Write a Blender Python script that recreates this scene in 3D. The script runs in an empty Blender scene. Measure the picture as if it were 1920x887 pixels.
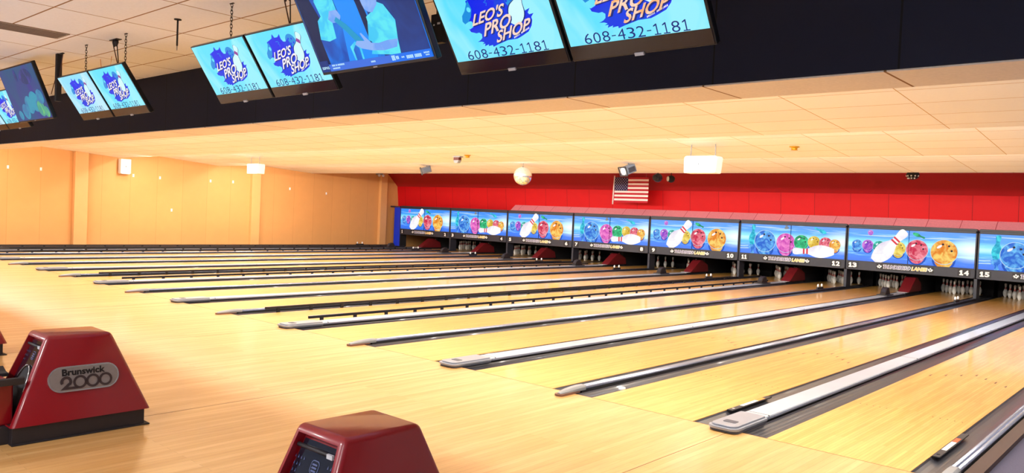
import bpy, bmesh, math, random
from mathutils import Vector, Matrix
PI = math.pi
random.seed(7)
SC = bpy.context.scene
COL = SC.collection

# ------------------------------------------------------------------ camera
CAM = (6.1482, -6.0207, 1.6969)
YAW, PITCH, ROLL, FPX = -0.7292, -0.0294, 0.0441, 1474.6
cd = bpy.data.cameras.new('camera')
cam = bpy.data.objects.new('camera', cd)
COL.objects.link(cam)
fw = Vector((math.sin(YAW) * math.cos(PITCH), math.cos(YAW) * math.cos(PITCH), math.sin(PITCH)))
r0 = fw.cross(Vector((0, 0, 1))).normalized()
u0 = r0.cross(fw)
rr = r0 * math.cos(ROLL) + u0 * math.sin(ROLL)
uu = rr.cross(fw)
M = Matrix((rr, uu, -fw)).transposed().to_4x4()
M.translation = Vector(CAM)
cam.matrix_world = M
cd.sensor_fit = 'HORIZONTAL'
cd.sensor_width = 36
cd.lens = 36 * FPX / 1920
cd.clip_end = 200
SC.camera = cam

# ------------------------------------------------------------------ view, world, lights
SC.view_settings.view_transform = 'Standard'
SC.view_settings.look = 'None'
SC.view_settings.gamma = 1
SC.view_settings.use_curve_mapping = False
SC.view_settings.exposure = 0.07
wd = bpy.data.worlds.new('world')
SC.world = wd
wd.use_nodes = True
wd.node_tree.nodes['Background'].inputs[0].default_value = (1.0, 0.86, 0.72, 1)
wd.node_tree.nodes['Background'].inputs[1].default_value = 0.15

XL, XR, YF, ZC = -21.8, 8.0, -13.0, 3.46          # room extents, upper ceiling height
WARM = (1.0, 0.955, 0.865)

def area(name, loc, sx, sy, power, color=WARM, rot=(0, 0, 0), spread=None):
    l = bpy.data.lights.new(name, 'AREA')
    l.shape = 'RECTANGLE'; l.size = sx; l.size_y = sy
    l.energy = power; l.color = color
    if spread: l.spread = spread
    o = bpy.data.objects.new(name, l)
    o.location = loc; o.rotation_euler = rot
    COL.objects.link(o)
    return o
# the fluorescent runs hidden behind the lips of the stepped lane ceiling
LX, LW = (XL + XR) / 2, (XR - XL) - 1.6
COVES = [(0.02, 3.15, 770, 380), (5.27, 3.15, 540, 380), (8.87, 3.12, 420, 700)]
for cy, cz, pw, pf in COVES:
    area('cove_light', (LX, cy, cz), LW, 0.10, pw)
    area('cove_wall_fill', (XL + 2.6, cy, cz), 0.9, 0.08, 85, rot=(0, math.radians(62), 0))  # extra lamp added to light the tan wall and sharpen its shade line
    if pf > 1: area('cove_light_forward', (LX + 0.6, cy + 0.06, cz), LW - 1.2, 0.10, pf, rot=(math.radians(84 if cy > 8 else 97), 0, 0))
# recessed troffers over the bowlers' concourse, behind the camera and to its left
TROFFERS = [(-18, -8.0), (-13, -8.0), (-8, -8.0), (-3, -8.0), (2, -8.0), (6.2, -8.6)]
for tx, ty in TROFFERS:
    area('troffer_light', (tx, ty, ZC - 0.03), 1.2, 0.6, 215 if tx > -10 else 90, color=(1.0, 0.97, 0.93))

# ------------------------------------------------------------------ materials
def S(r, g, b):
    f = lambda c: (c / 255 / 12.92) if c / 255 <= 0.04045 else ((c / 255 + 0.055) / 1.055) ** 2.4
    return (f(r), f(g), f(b), 1)

def mat(name, col, rough=0.5, metal=0.0, coat=0.0, noise=0.0, nscale=8.0, spec=0.5, bump=0.0, coat_rough=0.05):
    m = bpy.data.materials.new(name); m.use_nodes = True
    nt = m.node_tree; b = nt.nodes['Principled BSDF']
    b.inputs['Base Color'].default_value = col
    b.inputs['Roughness'].default_value = rough
    b.inputs['Metallic'].default_value = metal
    b.inputs['Coat Weight'].default_value = coat
    b.inputs['Coat Roughness'].default_value = coat_rough
    b.inputs['Specular IOR Level'].default_value = spec
    tc = nt.nodes.new('ShaderNodeTexCoord')
    nz = nt.nodes.new('ShaderNodeTexNoise'); nz.inputs['Scale'].default_value = nscale
    nz.inputs['Detail'].default_value = 4
    nt.links.new(tc.outputs['Object'], nz.inputs['Vector'])
    mx = nt.nodes.new('ShaderNodeMixRGB'); mx.blend_type = 'MULTIPLY'
    mx.inputs['Fac'].default_value = noise if noise else 0.06
    mx.inputs['Color1'].default_value = col
    nt.links.new(nz.outputs['Fac'], mx.inputs['Color2'])
    nt.links.new(mx.outputs['Color'], b.inputs['Base Color'])
    if bump:
        bp = nt.nodes.new('ShaderNodeBump'); bp.inputs['Strength'].default_value = bump
        bp.inputs['Distance'].default_value = 0.005
        nt.links.new(nz.outputs['Fac'], bp.inputs['Height'])
        nt.links.new(bp.outputs['Normal'], b.inputs['Normal'])
    return m

def emis(name, col, strength=1.0, col2=None, nscale=6.0, stretch=(1, 1, 1), gloss=0.0, lo=0.4, hi=0.6):
    m = bpy.data.materials.new(name); m.use_nodes = True
    nt = m.node_tree; b = nt.nodes['Principled BSDF']
    b.inputs['Base Color'].default_value = (0.01, 0.01, 0.012, 1)
    b.inputs['Roughness'].default_value = 0.25
    b.inputs['Specular IOR Level'].default_value = 0.15
    b.inputs['Emission Color'].default_value = col
    b.inputs['Emission Strength'].default_value = strength
    if col2 is not None:
        tc = nt.nodes.new('ShaderNodeTexCoord')
        mp = nt.nodes.new('ShaderNodeMapping'); mp.inputs['Scale'].default_value = stretch
        nz = nt.nodes.new('ShaderNodeTexNoise'); nz.inputs['Scale'].default_value = nscale
        nz.inputs['Detail'].default_value = 3; nz.inputs['Distortion'].default_value = 1.2
        cr = nt.nodes.new('ShaderNodeValToRGB')
        cr.color_ramp.elements[0].position = lo; cr.color_ramp.elements[0].color = col
        cr.color_ramp.elements[1].position = hi; cr.color_ramp.elements[1].color = col2
        nt.links.new(tc.outputs['Object'], mp.inputs['Vector'])
        nt.links.new(mp.outputs['Vector'], nz.inputs['Vector'])
        nt.links.new(nz.outputs['Fac'], cr.inputs['Fac'])
        nt.links.new(cr.outputs['Color'], b.inputs['Emission Color'])
    return m

def wood(name, c1, c2, c3, row=0.0272, length=1.5, rough=0.28, coat=0.6, coat_rough=0.06, seamless=0.0009, mort=S(140, 90, 40), grainscale=1.0, grain=0.35):
    """narrow strips running down the lane (along y)"""
    m = bpy.data.materials.new(name); m.use_nodes = True
    nt = m.node_tree; N = nt.nodes; L = nt.links; b = N['Principled BSDF']
    tc = N.new('ShaderNodeTexCoord')
    mp = N.new('ShaderNodeMapping'); mp.inputs['Rotation'].default_value = (0, 0, PI / 2)
    L.new(tc.outputs['Object'], mp.inputs['Vector'])
    br = N.new('ShaderNodeTexBrick')
    br.inputs['Scale'].default_value = 1
    br.inputs['Brick Width'].default_value = length
    br.inputs['Row Height'].default_value = row
    br.inputs['Mortar Size'].default_value = seamless
    br.inputs['Mortar Smooth'].default_value = 0.6
    br.inputs['Color1'].default_value = c1; br.inputs['Color2'].default_value = c2
    br.inputs['Mortar'].default_value = mort
    br.offset = 0.37; br.offset_frequency = 2
    L.new(mp.outputs['Vector'], br.inputs['Vector'])
    nm = N.new('ShaderNodeMapping'); nm.inputs['Scale'].default_value = (14 * grainscale, 0.9, 1)
    L.new(tc.outputs['Object'], nm.inputs['Vector'])
    nz = N.new('ShaderNodeTexNoise'); nz.inputs['Scale'].default_value = 1.6
    nz.inputs['Detail'].default_value = 6; nz.inputs['Roughness'].default_value = 0.62
    L.new(nm.outputs['Vector'], nz.inputs['Vector'])
    cr = N.new('ShaderNodeValToRGB')
    cr.color_ramp.elements[0].position = 0.35; cr.color_ramp.elements[0].color = (0, 0, 0, 1)
    cr.color_ramp.elements[1].position = 0.70; cr.color_ramp.elements[1].color = (1, 1, 1, 1)
    L.new(nz.outputs['Fac'], cr.inputs['Fac'])
    ml = N.new('ShaderNodeMath'); ml.operation = 'MULTIPLY'; ml.inputs[1].default_value = grain
    L.new(cr.outputs['Color'], ml.inputs[0])
    mx = N.new('ShaderNodeMixRGB'); mx.inputs['Color2'].default_value = c3
    L.new(ml.outputs[0], mx.inputs['Fac'])
    L.new(br.outputs['Color'], mx.inputs['Color1'])
    L.new(mx.outputs['Color'], b.inputs['Base Color'])
    b.inputs['Roughness'].default_value = rough
    b.inputs['Coat Weight'].default_value = coat
    b.inputs['Coat Roughness'].default_value = coat_rough
    return m

def tiled(name, col, seam, sx, sy, ox, oy, size=0.006, rough=0.85, noise=0.25, axis='xy', nscale=60, offset=0.0):
    """acoustic tiles / panels: seams every sx, sy metres starting at ox, oy"""
    m = bpy.data.materials.new(name); m.use_nodes = True
    nt = m.node_tree; N = nt.nodes; L = nt.links; b = N['Principled BSDF']
    tc = N.new('ShaderNodeTexCoord')
    sp = N.new('ShaderNodeSeparateXYZ'); cb = N.new('ShaderNodeCombineXYZ')
    L.new(tc.outputs['Object'], sp.inputs[0])
    idx = {'x': 0, 'y': 1, 'z': 2}
    for k, (a, o) in enumerate(zip(axis, (ox, oy))):
        sb = N.new('ShaderNodeMath'); sb.operation = 'SUBTRACT'; sb.inputs[1].default_value = o - 60 * (sx, sy)[k]
        L.new(sp.outputs[idx[a]], sb.inputs[0]); L.new(sb.outputs[0], cb.inputs[k])
    br = N.new('ShaderNodeTexBrick'); br.offset = offset; br.inputs['Scale'].default_value = 1
    br.inputs['Brick Width'].default_value = sx; br.inputs['Row Height'].default_value = sy
    br.inputs['Mortar Size'].default_value = size; br.inputs['Mortar Smooth'].default_value = 0.2
    br.inputs['Color1'].default_value = col
    br.inputs['Color2'].default_value = tuple(c * 0.95 for c in col[:3]) + (1,)
    br.inputs['Mortar'].default_value = seam
    L.new(cb.outputs[0], br.inputs['Vector'])
    nz = N.new('ShaderNodeTexNoise'); nz.inputs['Scale'].default_value = nscale; nz.inputs['Detail'].default_value = 3
    L.new(tc.outputs['Object'], nz.inputs['Vector'])
    mx = N.new('ShaderNodeMixRGB'); mx.blend_type = 'MULTIPLY'; mx.inputs['Fac'].default_value = noise
    L.new(br.outputs['Color'], mx.inputs['Color1']); L.new(nz.outputs['Fac'], mx.inputs['Color2'])
    L.new(mx.outputs['Color'], b.inputs['Base Color'])
    b.inputs['Roughness'].default_value = rough
    b.inputs['Specular IOR Level'].default_value = 0.2
    return m

M_LANE = wood('lane_wood', S(240, 194, 110), S(224, 170, 82), S(188, 110, 34), rough=0.30, coat=0.4, coat_rough=0.09)
M_APPR = wood('approach_wood', S(232, 188, 124), S(216, 166, 98), S(188, 122, 56), row=0.057, length=2.2, rough=0.34, coat=0.5, coat_rough=0.16, grainscale=0.7, grain=0.45)
M_CARPET = mat('slate_carpet', S(92, 88, 112), 0.95, noise=0.5, nscale=90)
M_UNSEEN = mat('concourse_wall', S(140, 146, 158), 0.8)
M_CEIL = tiled('ceiling_tile', S(238, 242, 250), S(150, 118, 88), 1.22, 0.62, -2.17, -2.13, size=0.010, noise=0.12, nscale=40)
M_LCEIL = tiled('lane_ceiling_tile', S(252, 251, 248), S(196, 158, 104), 1.22, 0.645, 3.59, 2.76, size=0.006, noise=0.05, nscale=30)
M_STRIP = tiled('strip_tile', S(242, 232, 220), S(150, 110, 70), 1.22, 3.0, 4.6, -2.0, size=0.009, noise=0.2, nscale=40)
M_WALL = tiled('tan_wall_panel', S(222, 162, 100), S(188, 130, 74), 0.925, 10, 2.63, -5, size=0.004, noise=0.08, axis='yz', nscale=3, rough=0.6)
M_PIL = mat('tan_pilaster', S(226, 168, 106), 0.6, noise=0.08, nscale=3)
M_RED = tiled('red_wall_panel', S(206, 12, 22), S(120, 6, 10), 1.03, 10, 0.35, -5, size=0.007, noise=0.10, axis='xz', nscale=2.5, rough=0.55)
M_RED_SHADED = mat('upper_red_shaded', S(166, 9, 18), 0.6, noise=0.12, nscale=2)  # same red as below, darkened to paint in the shade of the last lip
M_PINK = tiled('dusty_red_ledge', S(240, 158, 172), S(170, 60, 76), 0.81, 10, 0.35, -5, size=0.008, noise=0.35, axis='xz', nscale=30, rough=0.4)
M_BLACK = tiled('black_soffit_panel', S(28, 31, 50), S(12, 12, 16), 1.22, 10, -0.2, -5, size=0.007, noise=0.15, axis='xz', nscale=6, rough=0.7)
M_DARK = mat('matte_black', S(22, 20, 26), 0.75, noise=0.2)
M_PIT = mat('pit_dark', S(30, 26, 30), 0.85, noise=0.3)
M_CHAR = mat('charcoal_plastic', S(48, 50, 64), 0.45, noise=0.2, nscale=20)
M_GUT = mat('gutter_grey', S(66, 66, 74), 0.34, noise=0.25, nscale=3, coat=0.3)
M_CAPTOP = mat('cap_pale_grey', S(184, 194, 208), 0.30, noise=0.10, nscale=5, coat=0.2)
M_CAPSIDE = mat('cap_side_black', S(34, 32, 36), 0.5)
M_NOSE = mat('nose_silver', S(158, 164, 178), 0.32, metal=0.35, noise=0.1)
M_NOSEIN = mat('nose_dark_inset', S(74, 76, 88), 0.5)
M_CREAM = mat('nose_grey_plastic', S(146, 148, 152), 0.4)
M_RAIL = mat('rail_silver', S(168, 174, 196), 0.22, metal=0.6, noise=0.08)
M_HOOD = mat('hood_dark_red', S(136, 8, 20), 0.30, coat=0.4, noise=0.10, nscale=3, coat_rough=0.08)
M_BASE = mat('hood_black_base', S(36, 30, 34), 0.55, noise=0.2)
M_GLASS = mat('black_gloss', S(16, 18, 32), 0.12, coat=0.8)
M_CHROME = mat('chrome', S(200, 196, 196), 0.25, metal=0.9)
M_BADGE = mat('badge_silver', S(150, 142, 140), 0.38, metal=0.5, noise=0.15, nscale=40)
M_BADGED = mat('badge_dark', S(66, 54, 56), 0.4, metal=0.4)
M_BADGEK = mat('badge_black', S(14, 10, 14), 0.4)
M_WEDGE = mat('ball_lift_red', S(112, 18, 28), 0.5, noise=0.25, nscale=10)
M_PIN = mat('pin_white', S(240, 240, 238), 0.25, coat=0.5)
M_PINRED = mat('pin_red', S(200, 20, 30), 0.3)
M_WHITE = mat('white_plastic', S(250, 252, 255), 0.45)
M_BLUEPOST = mat('royal_blue', S(10, 52, 214), 0.45)
M_BEZEL = mat('bezel_black', S(14, 14, 20), 0.28)
M_BEZEL2 = mat('bezel_gloss', S(26, 24, 38), 0.16, coat=0.5)
M_GREYTXT = mat('logo_silver', S(190, 190, 196), 0.4)
M_STEEL = mat('steel', S(150, 148, 150), 0.35, metal=0.8)
M_BRASS = mat('brass', S(200, 150, 40), 0.35, metal=0.7)
M_CABLE = mat('cable_dark', S(70, 36, 34), 0.6)
M_VENT = mat('vent_grey', S(150, 138, 130), 0.6, noise=0.3, nscale=30)
M_LAMPGLASS = mat('lamp_lens', S(224, 228, 230), 0.2)
M_ORANGE = mat('label_orange', S(236, 150, 60), 0.5)
M_ORANGE2 = mat('label_red_orange', S(226, 84, 30), 0.5)
M_FNAVY = mat('flag_navy', S(38, 34, 84), 0.8)
M_FRED = mat('flag_red', S(176, 16, 40), 0.8)
M_FWHITE = mat('flag_white', S(240, 224, 226), 0.8)
M_DOT = mat('arrow_dark', S(56, 36, 18), 0.4)
M_SEAM = mat('seam_line', S(128, 84, 46), 0.5)

# ------------------------------------------------------------------ mesh builder
class MB:
    def __init__(self): self.v = []; self.f = []; self.m = []; self.mats = []; self.sm = []
    def mi(self, m):
        if m not in self.mats: self.mats.append(m)
        return self.mats.index(m)
    def add(self, vs, fs, m, smooth=False):
        o = len(self.v); self.v += [tuple(p) for p in vs]; k = self.mi(m)
        for f in fs: self.f.append(tuple(i + o for i in f)); self.m.append(k); self.sm.append(smooth)
    def box(self, x0, x1, y0, y1, z0, z1, m):
        v = [(x, y, z) for z in (z0, z1) for y in (y0, y1) for x in (x0, x1)]
        self.add(v, [(0, 2, 3, 1), (4, 5, 7, 6), (0, 1, 5, 4), (2, 6, 7, 3), (0, 4, 6, 2), (1, 3, 7, 5)], m)
    def prism(self, prof, a0, a1, m, axis='x', smooth=False):
        """closed profile extruded along an axis; profile coords are the other two axes in order"""
        n = len(prof); vs = []
        for a in (a0, a1):
            for p, q in prof:
                vs.append({'x': (a, p, q), 'y': (p, a, q), 'z': (p, q, a)}[axis])
        fs = [tuple(range(n)), tuple(reversed(range(n, 2 * n)))]
        k = len(self.v); self.add(vs, fs, m)
        self.f += [tuple(k + j for j in (i, (i + 1) % n, (i + 1) % n + n, i + n)) for i in range(n)]
        self.m += [self.mi(m)] * n; self.sm += [smooth] * n
    def hull8(self, lo, hi, m):
        """lo, hi: four corners each (same winding)"""
        self.add(list(lo) + list(hi), [(3, 2, 1, 0), (4, 5, 6, 7)] + [(i, (i + 1) % 4, (i + 1) % 4 + 4, i + 4) for i in range(4)], m)
    def tube(self, path, r, m, n=8, cap=True):
        path = [Vector(p) for p in path]; rings = []
        for i, p in enumerate(path):
            d = (path[min(i + 1, len(path) - 1)] - path[max(i - 1, 0)]).normalized()
            a = Vector((0, 0, 1)) if abs(d.z) < 0.9 else Vector((1, 0, 0))
            s = d.cross(a).normalized(); t = d.cross(s)
            rings.append([p + s * (r * math.cos(2 * PI * k / n)) + t * (r * math.sin(2 * PI * k / n)) for k in range(n)])
        vs = [q for R in rings for q in R]; fs = []
        for i in range(len(path) - 1):
            for k in range(n):
                fs.append((i * n + k, i * n + (k + 1) % n, (i + 1) * n + (k + 1) % n, (i + 1) * n + k))
        if cap: fs += [tuple(reversed(range(n))), tuple(range((len(path) - 1) * n, len(path) * n))]
        self.add(vs, fs, m, True)
    def lathe(self, prof, m, c=(0, 0, 0), n=20, mfun=None, axis='z'):
        vs = []; fs = []
        for (r, z) in prof:
            for k in range(n):
                a = 2 * PI * k / n
                p = (r * math.cos(a), r * math.sin(a), z)
                if axis == 'y': p = (p[0], p[2], p[1])
                if axis == 'x': p = (p[2], p[0], p[1])
                vs.append((c[0] + p[0], c[1] + p[1], c[2] + p[2]))
        o = len(self.v); self.v += vs
        for i in range(len(prof) - 1):
            mm = self.mi(mfun(i) if mfun else m)
            for k in range(n):
                self.f.append((o + i * n + k, o + i * n + (k + 1) % n, o + (i + 1) * n + (k + 1) % n, o + (i + 1) * n + k))
                self.m.append(mm); self.sm.append(True)
    def sphere(self, c, r, m, n=16, sc=(1, 1, 1), smooth=True):
        prof = [(r * math.sin(PI * i / n), -r * math.cos(PI * i / n)) for i in range(n + 1)]
        o = len(self.v); self.lathe([(max(a, 1e-4), b) for a, b in prof], m, (0, 0, 0), n * 2)
        for i in range(o, len(self.v)):
            p = self.v[i]; self.v[i] = (c[0] + p[0] * sc[0], c[1] + p[1] * sc[1], c[2] + p[2] * sc[2])
        if not smooth: self.sm = [False] * len(self.sm)
    def flat(self, pts, fn, d, m):
        """a printed shape: polygon pts (u, v) laid on a surface by fn(u, v, d)"""
        self.add([fn(u, v, d) for u, v in pts], [tuple(range(len(pts)))], m)
    def xf(self, mt):
        self.v = [tuple(mt @ Vector(p)) for p in self.v]
        return self
    def build(self, name, parent=None, bevel=0.0, seg=2, loc=None, rot=None, fix=True):
        me = bpy.data.meshes.new(name); me.from_pydata(self.v, [], self.f)
        for m in self.mats: me.materials.append(m)
        me.polygons.foreach_set('material_index', self.m)
        me.polygons.foreach_set('use_smooth', self.sm)
        me.update()
        if fix:
            b = bmesh.new(); b.from_mesh(me); bmesh.ops.recalc_face_normals(b, faces=b.faces[:]); b.to_mesh(me); b.free()
        o = bpy.data.objects.new(name, me); COL.objects.link(o)
        if parent: o.parent = parent
        if loc: o.location = loc
        if rot: o.rotation_euler = rot
        if bevel:
            md = o.modifiers.new('bevel', 'BEVEL'); md.width = bevel; md.segments = seg; md.limit_method = 'ANGLE'
            md.angle_limit = math.radians(35)
        return o

def tag(o, label, cat, group=None, kind=None):
    o['label'] = label; o['category'] = cat
    if group: o['group'] = group
    if kind: o['kind'] = kind
    return o
def thing(name, label, cat, loc=(0, 0, 0), rot=(0, 0, 0), group=None):
    o = bpy.data.objects.new(name, None); COL.objects.link(o)
    o.empty_display_size = 0.1
    o.location = loc; o.rotation_euler = rot
    return tag(o, label, cat, group)
def struct(o):
    o['kind'] = 'structure'; return o
def dup(root, loc=None, label=None, group=None):
    r = root.copy(); COL.objects.link(r)
    if loc is not None: r.location = loc
    if label: r['label'] = label
    if group: r['group'] = group
    for ch in list(root.children):
        c = ch.copy(); COL.objects.link(c); c.parent = r
        for g in list(ch.children):
            d = g.copy(); COL.objects.link(d); d.parent = c
    return r

_TX = {}
def text_geo(s, offset=0.0, space=1.0):
    """vertices and faces of a word, normalised to a unit box"""
    key = (s, offset, space)
    if key in _TX: return _TX[key]
    cu = bpy.data.curves.new('lettering', 'FONT'); cu.body = s; cu.offset = offset; cu.resolution_u = 3
    cu.space_character = space
    o = bpy.data.objects.new('lettering', cu); COL.objects.link(o)
    dg = bpy.context.evaluated_depsgraph_get(); dg.update()
    me = bpy.data.meshes.new_from_object(o.evaluated_get(dg))
    vs = [tuple(v.co) for v in me.vertices]; fs = [tuple(p.vertices) for p in me.polygons]
    bpy.data.objects.remove(o); bpy.data.curves.remove(cu); bpy.data.meshes.remove(me)
    x0 = min(v[0] for v in vs); x1 = max(v[0] for v in vs); y0 = min(v[1] for v in vs); y1 = max(v[1] for v in vs)
    vs = [((v[0] - x0) / (x1 - x0), (v[1] - y0) / (y1 - y0)) for v in vs]
    _TX[key] = (vs, fs); return _TX[key]
def put_text(mb, s, P0, P1, P2, fn, d, m, offset=0.0, space=1.0):
    """word in the parallelogram P0 (bottom left), P1 (bottom right), P2 (top left)"""
    vs, fs = text_geo(s, offset, space)
    e1 = (P1[0] - P0[0], P1[1] - P0[1]); e2 = (P2[0] - P0[0], P2[1] - P0[1])
    mb.add([fn(P0[0] + e1[0] * a + e2[0] * b, P0[1] + e1[1] * a + e2[1] * b, d) for a, b in vs], fs, m)
def put_digits(mb, s, P0, P1, P2, fn, d, m, offset=0.0, stroke=0.16, gap=0.24):
    """digits set one by one; the 1 has a flag and a foot"""
    ws = [0.55 if c == '-' else 0.86 if c == '1' else 1.0 for c in s]
    tot = sum(ws) + gap * (len(s) - 1)
    e1 = ((P1[0] - P0[0]) / tot, (P1[1] - P0[1]) / tot); e2 = (P2[0] - P0[0], P2[1] - P0[1])
    at = lambda a, b: (P0[0] + e1[0] * a + e2[0] * b, P0[1] + e1[1] * a + e2[1] * b)
    x = 0.0
    for c, w in zip(s, ws):
        t = stroke; h = stroke * 0.62
        if c == '-':
            mb.flat([at(x, .42), at(x + w, .42), at(x + w, .42 + h), at(x, .42 + h)], fn, d, m)
        elif c == '1':
            c0 = x + w * 0.52
            g = [(x + .06, 0), (x + w, 0), (x + w, h), (c0 + t / 2, h), (c0 + t / 2, 1), (c0 - t * .35, 1), (x + .06, .84), (x + .06, .84 - h * 1.1), (c0 - t / 2, .97 - h * 1.4), (c0 - t / 2, h), (x + .06, h)]
            mb.flat([at(*q) for q in g], fn, d, m)
        else:
            put_text(mb, c, at(x, 0), at(x + w, 0), at(x, 1), fn, d, m, offset)
        x += w + gap
def circ(cx, cy, r, ry=None, n=28, a0=0, a1=2 * PI, rot=0):
    ry = r if ry is None else ry
    full = abs(a1 - a0 - 2 * PI) < 1e-6
    out = []
    for k in range(n if full else n + 1):
        a = a0 + (a1 - a0) * k / n
        x, y = r * math.cos(a), ry * math.sin(a)
        out.append((cx + x * math.cos(rot) - y * math.sin(rot), cy + x * math.sin(rot) + y * math.cos(rot)))
    return out
def rrect(x0, x1, y0, y1, r, n=5):
    out = []
    for cx, cy, a in ((x1 - r, y0 + r, -PI / 2), (x1 - r, y1 - r, 0), (x0 + r, y1 - r, PI / 2), (x0 + r, y0 + r, PI)):
        for k in range(n + 1): out.append((cx + r * math.cos(a + PI / 2 * k / n), cy + r * math.sin(a + PI / 2 * k / n)))
    return out

# ------------------------------------------------------------------ lane geometry
P = 3.2465                     # one pair of lanes
LWD = 1.0541                   # lane width
GW, GN = 0.328, 0.2411         # half of the wide and of the narrow gap between lanes
def lane_x(n):                 # left edge of lane n (1..16)
    j = (n - 1) // 2; xw = (j - 6) * P
    return xw - GW - LWD if n % 2 else xw + GW
wides = [(j - 6) * P for j in range(8)]
narrows = [(j - 6.5) * P for j in range(9)]        # 0: left of lane 1, 8: right of lane 16
YM = 16.92                     # front of the masking units

# ------------------------------------------------------------------ setting: floor, walls, ceilings
b = MB(); b.box(XL, 5.02, -5.6, 0.0, -0.12, 0.0, M_APPR)
struct(b.build('floor'))
b = MB(); b.box(XL - 0.2, XR + 0.2, YF - 0.2, -5.6, -0.2, -0.02, mat('concourse_bounce_floor', S(210, 218, 232), 0.6, noise=0.2))  # unseen floor, made pale and bluish to bounce light onto the upper ceiling
b.box(5.02, XR + 0.2, -5.6, 20.6, -0.2, -0.02, M_CARPET)
struct(b.build('floor_concourse'))
b = MB(); b.box(XL - 0.2, 5.02, 0.0, 20.6, -0.30, -0.09, M_DARK)
struct(b.build('floor_sublane'))
b = MB(); b.box(XL - 0.2, XL, YF, 20.6, -0.12, 3.75, M_WALL)
struct(b.build('wall_left'))
b = MB()
for (y0, y1) in ((3.58, 3.99), (9.92, 10.28), (16.2, 16.56)):
    q = MB(); q.box(XL, XL + 0.17, y0, y1, -0.05, 3.30, M_PIL)
    struct(q.build('trim_pilaster', bevel=0.01))
q = MB(); q.box(XL, XL + 0.03, -5.6, 16.9, -0.09, 0.04, mat('dark_red_base', S(90, 30, 30), 0.6))
struct(q.build('baseboard_left'))
b = MB(); b.box(XR, XR + 0.2, YF, 20.6, -0.2, 3.75, M_UNSEEN); struct(b.build('wall_right'))
b = MB(); b.box(XL - 0.2, XR + 0.2, YF - 0.2, YF, -0.2, 3.75, M_UNSEEN); struct(b.build('wall_front'))
b = MB(); b.box(XL - 0.2, XR + 0.2, 20.4, 20.6, -0.2, 3.75, M_PIT); struct(b.build('wall_back'))
# red wall above the masking units: vertical lower band, canted upper band
b = MB(); b.prism([(17.42, 1.2), (17.26, 2.69), (17.36, 2.70), (17.52, 1.2)], XL, XR, M_RED)
struct(b.build('wall_red_lower'))
b = MB(); b.prism([(17.26, 2.69), (16.66, 3.26), (16.76, 3.30), (17.36, 2.70)], XL, XR, M_RED_SHADED)
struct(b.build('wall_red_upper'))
b = MB(); b.prism([(17.03, 1.80), (17.36, 2.06), (17.37, 2.03), (17.05, 1.77)], -14.61, XR, M_PINK)
struct(b.build('trim_ledge'))
# upper ceiling, black soffit face, stepped lane ceiling
b = MB(); b.box(XL, XR, YF, -0.9, ZC, ZC + 0.12, M_CEIL); struct(b.build('ceiling'))
b = MB(); b.box(XL, XR, -0.97, -0.90, 2.665, ZC + 0.1, M_BLACK); struct(b.build('wall_soffit'))
b = MB(); b.prism([(-0.955, 2.655), (-0.35, 2.655), (-0.35, 3.50), (-0.37, 3.50), (-0.37, 2.68), (-0.955, 2.68)], XL, XR, M_STRIP)
struct(b.build('ceiling_strip'))
LIPS = [(-0.37, 3.36, 5.0, 3.00), (4.98, 3.27, 8.62, 2.985), (8.60, 3.24, 12.68, 2.98), (12.66, 3.27, 16.70, 3.24)]
for i, (ya, za, yb, zb) in enumerate(LIPS):
    top = 3.66
    b = MB(); b.prism([(ya, za), (yb, zb), (yb, top), (ya, top)], XL, XR, M_LCEIL)
    struct(b.build('ceiling_panel'))
b = MB(); b.box(XL, XR, -0.9, 17.4, 3.70, 3.8, M_DARK); b.box(XL, XR, 16.7, 20.4, 3.3, 3.7, M_DARK); struct(b.build('ceiling_void'))

# foul line and section seams on the approach
b = MB(); b.box(XL, 5.02, -0.006, 0.0, -0.01, 0.0008, M_SEAM)
for x in [0.0 - P * k + 0.04 for k in range(-1, 7)]:
    b.box(x - 0.003, x + 0.003, -5.6, -0.01, -0.01, 0.0007, M_SEAM)
struct(b.build('trim_seams'))

# ------------------------------------------------------------------ lanes
lane_proto = None
for n in range(1, 17):
    x = lane_x(n)
    if lane_proto is None:
        b = MB(); b.box(0, LWD, 0.002, 19.2, -0.06, 0.0, M_LANE)
        # aiming arrows and dots
        for k in range(7):
            ax = LWD / 2 + (k - 3) * 0.128; ay = 4.76 - abs(k - 3) * 0.165
            b.add([(ax - 0.011, ay - 0.07, 0.0009), (ax + 0.011, ay - 0.07, 0.0009), (ax, ay + 0.08, 0.0009)], [(0, 1, 2)], M_DOT)
        for k in range(5):
            for sgn in (-1, 1):
                ax = LWD / 2 + sgn * (0.2 + k * 0.06)
                b.add([(ax + 0.006 * math.cos(a), 1.95 + 0.012 * math.sin(a), 0.0009) for a in [2 * PI * q / 8 for q in range(8)]], [tuple(range(8))], M_DOT)
        o = b.build('bowling_lane', loc=(x, 0, 0)); lane_proto = o
    else:
        o = lane_proto.copy(); COL.objects.link(o); o.location = (x, 0, 0)
    tag(o, 'glossy maple bowling lane running to the pins under the number %d' % n, 'bowling lane', 'maple bowling lanes')

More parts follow.
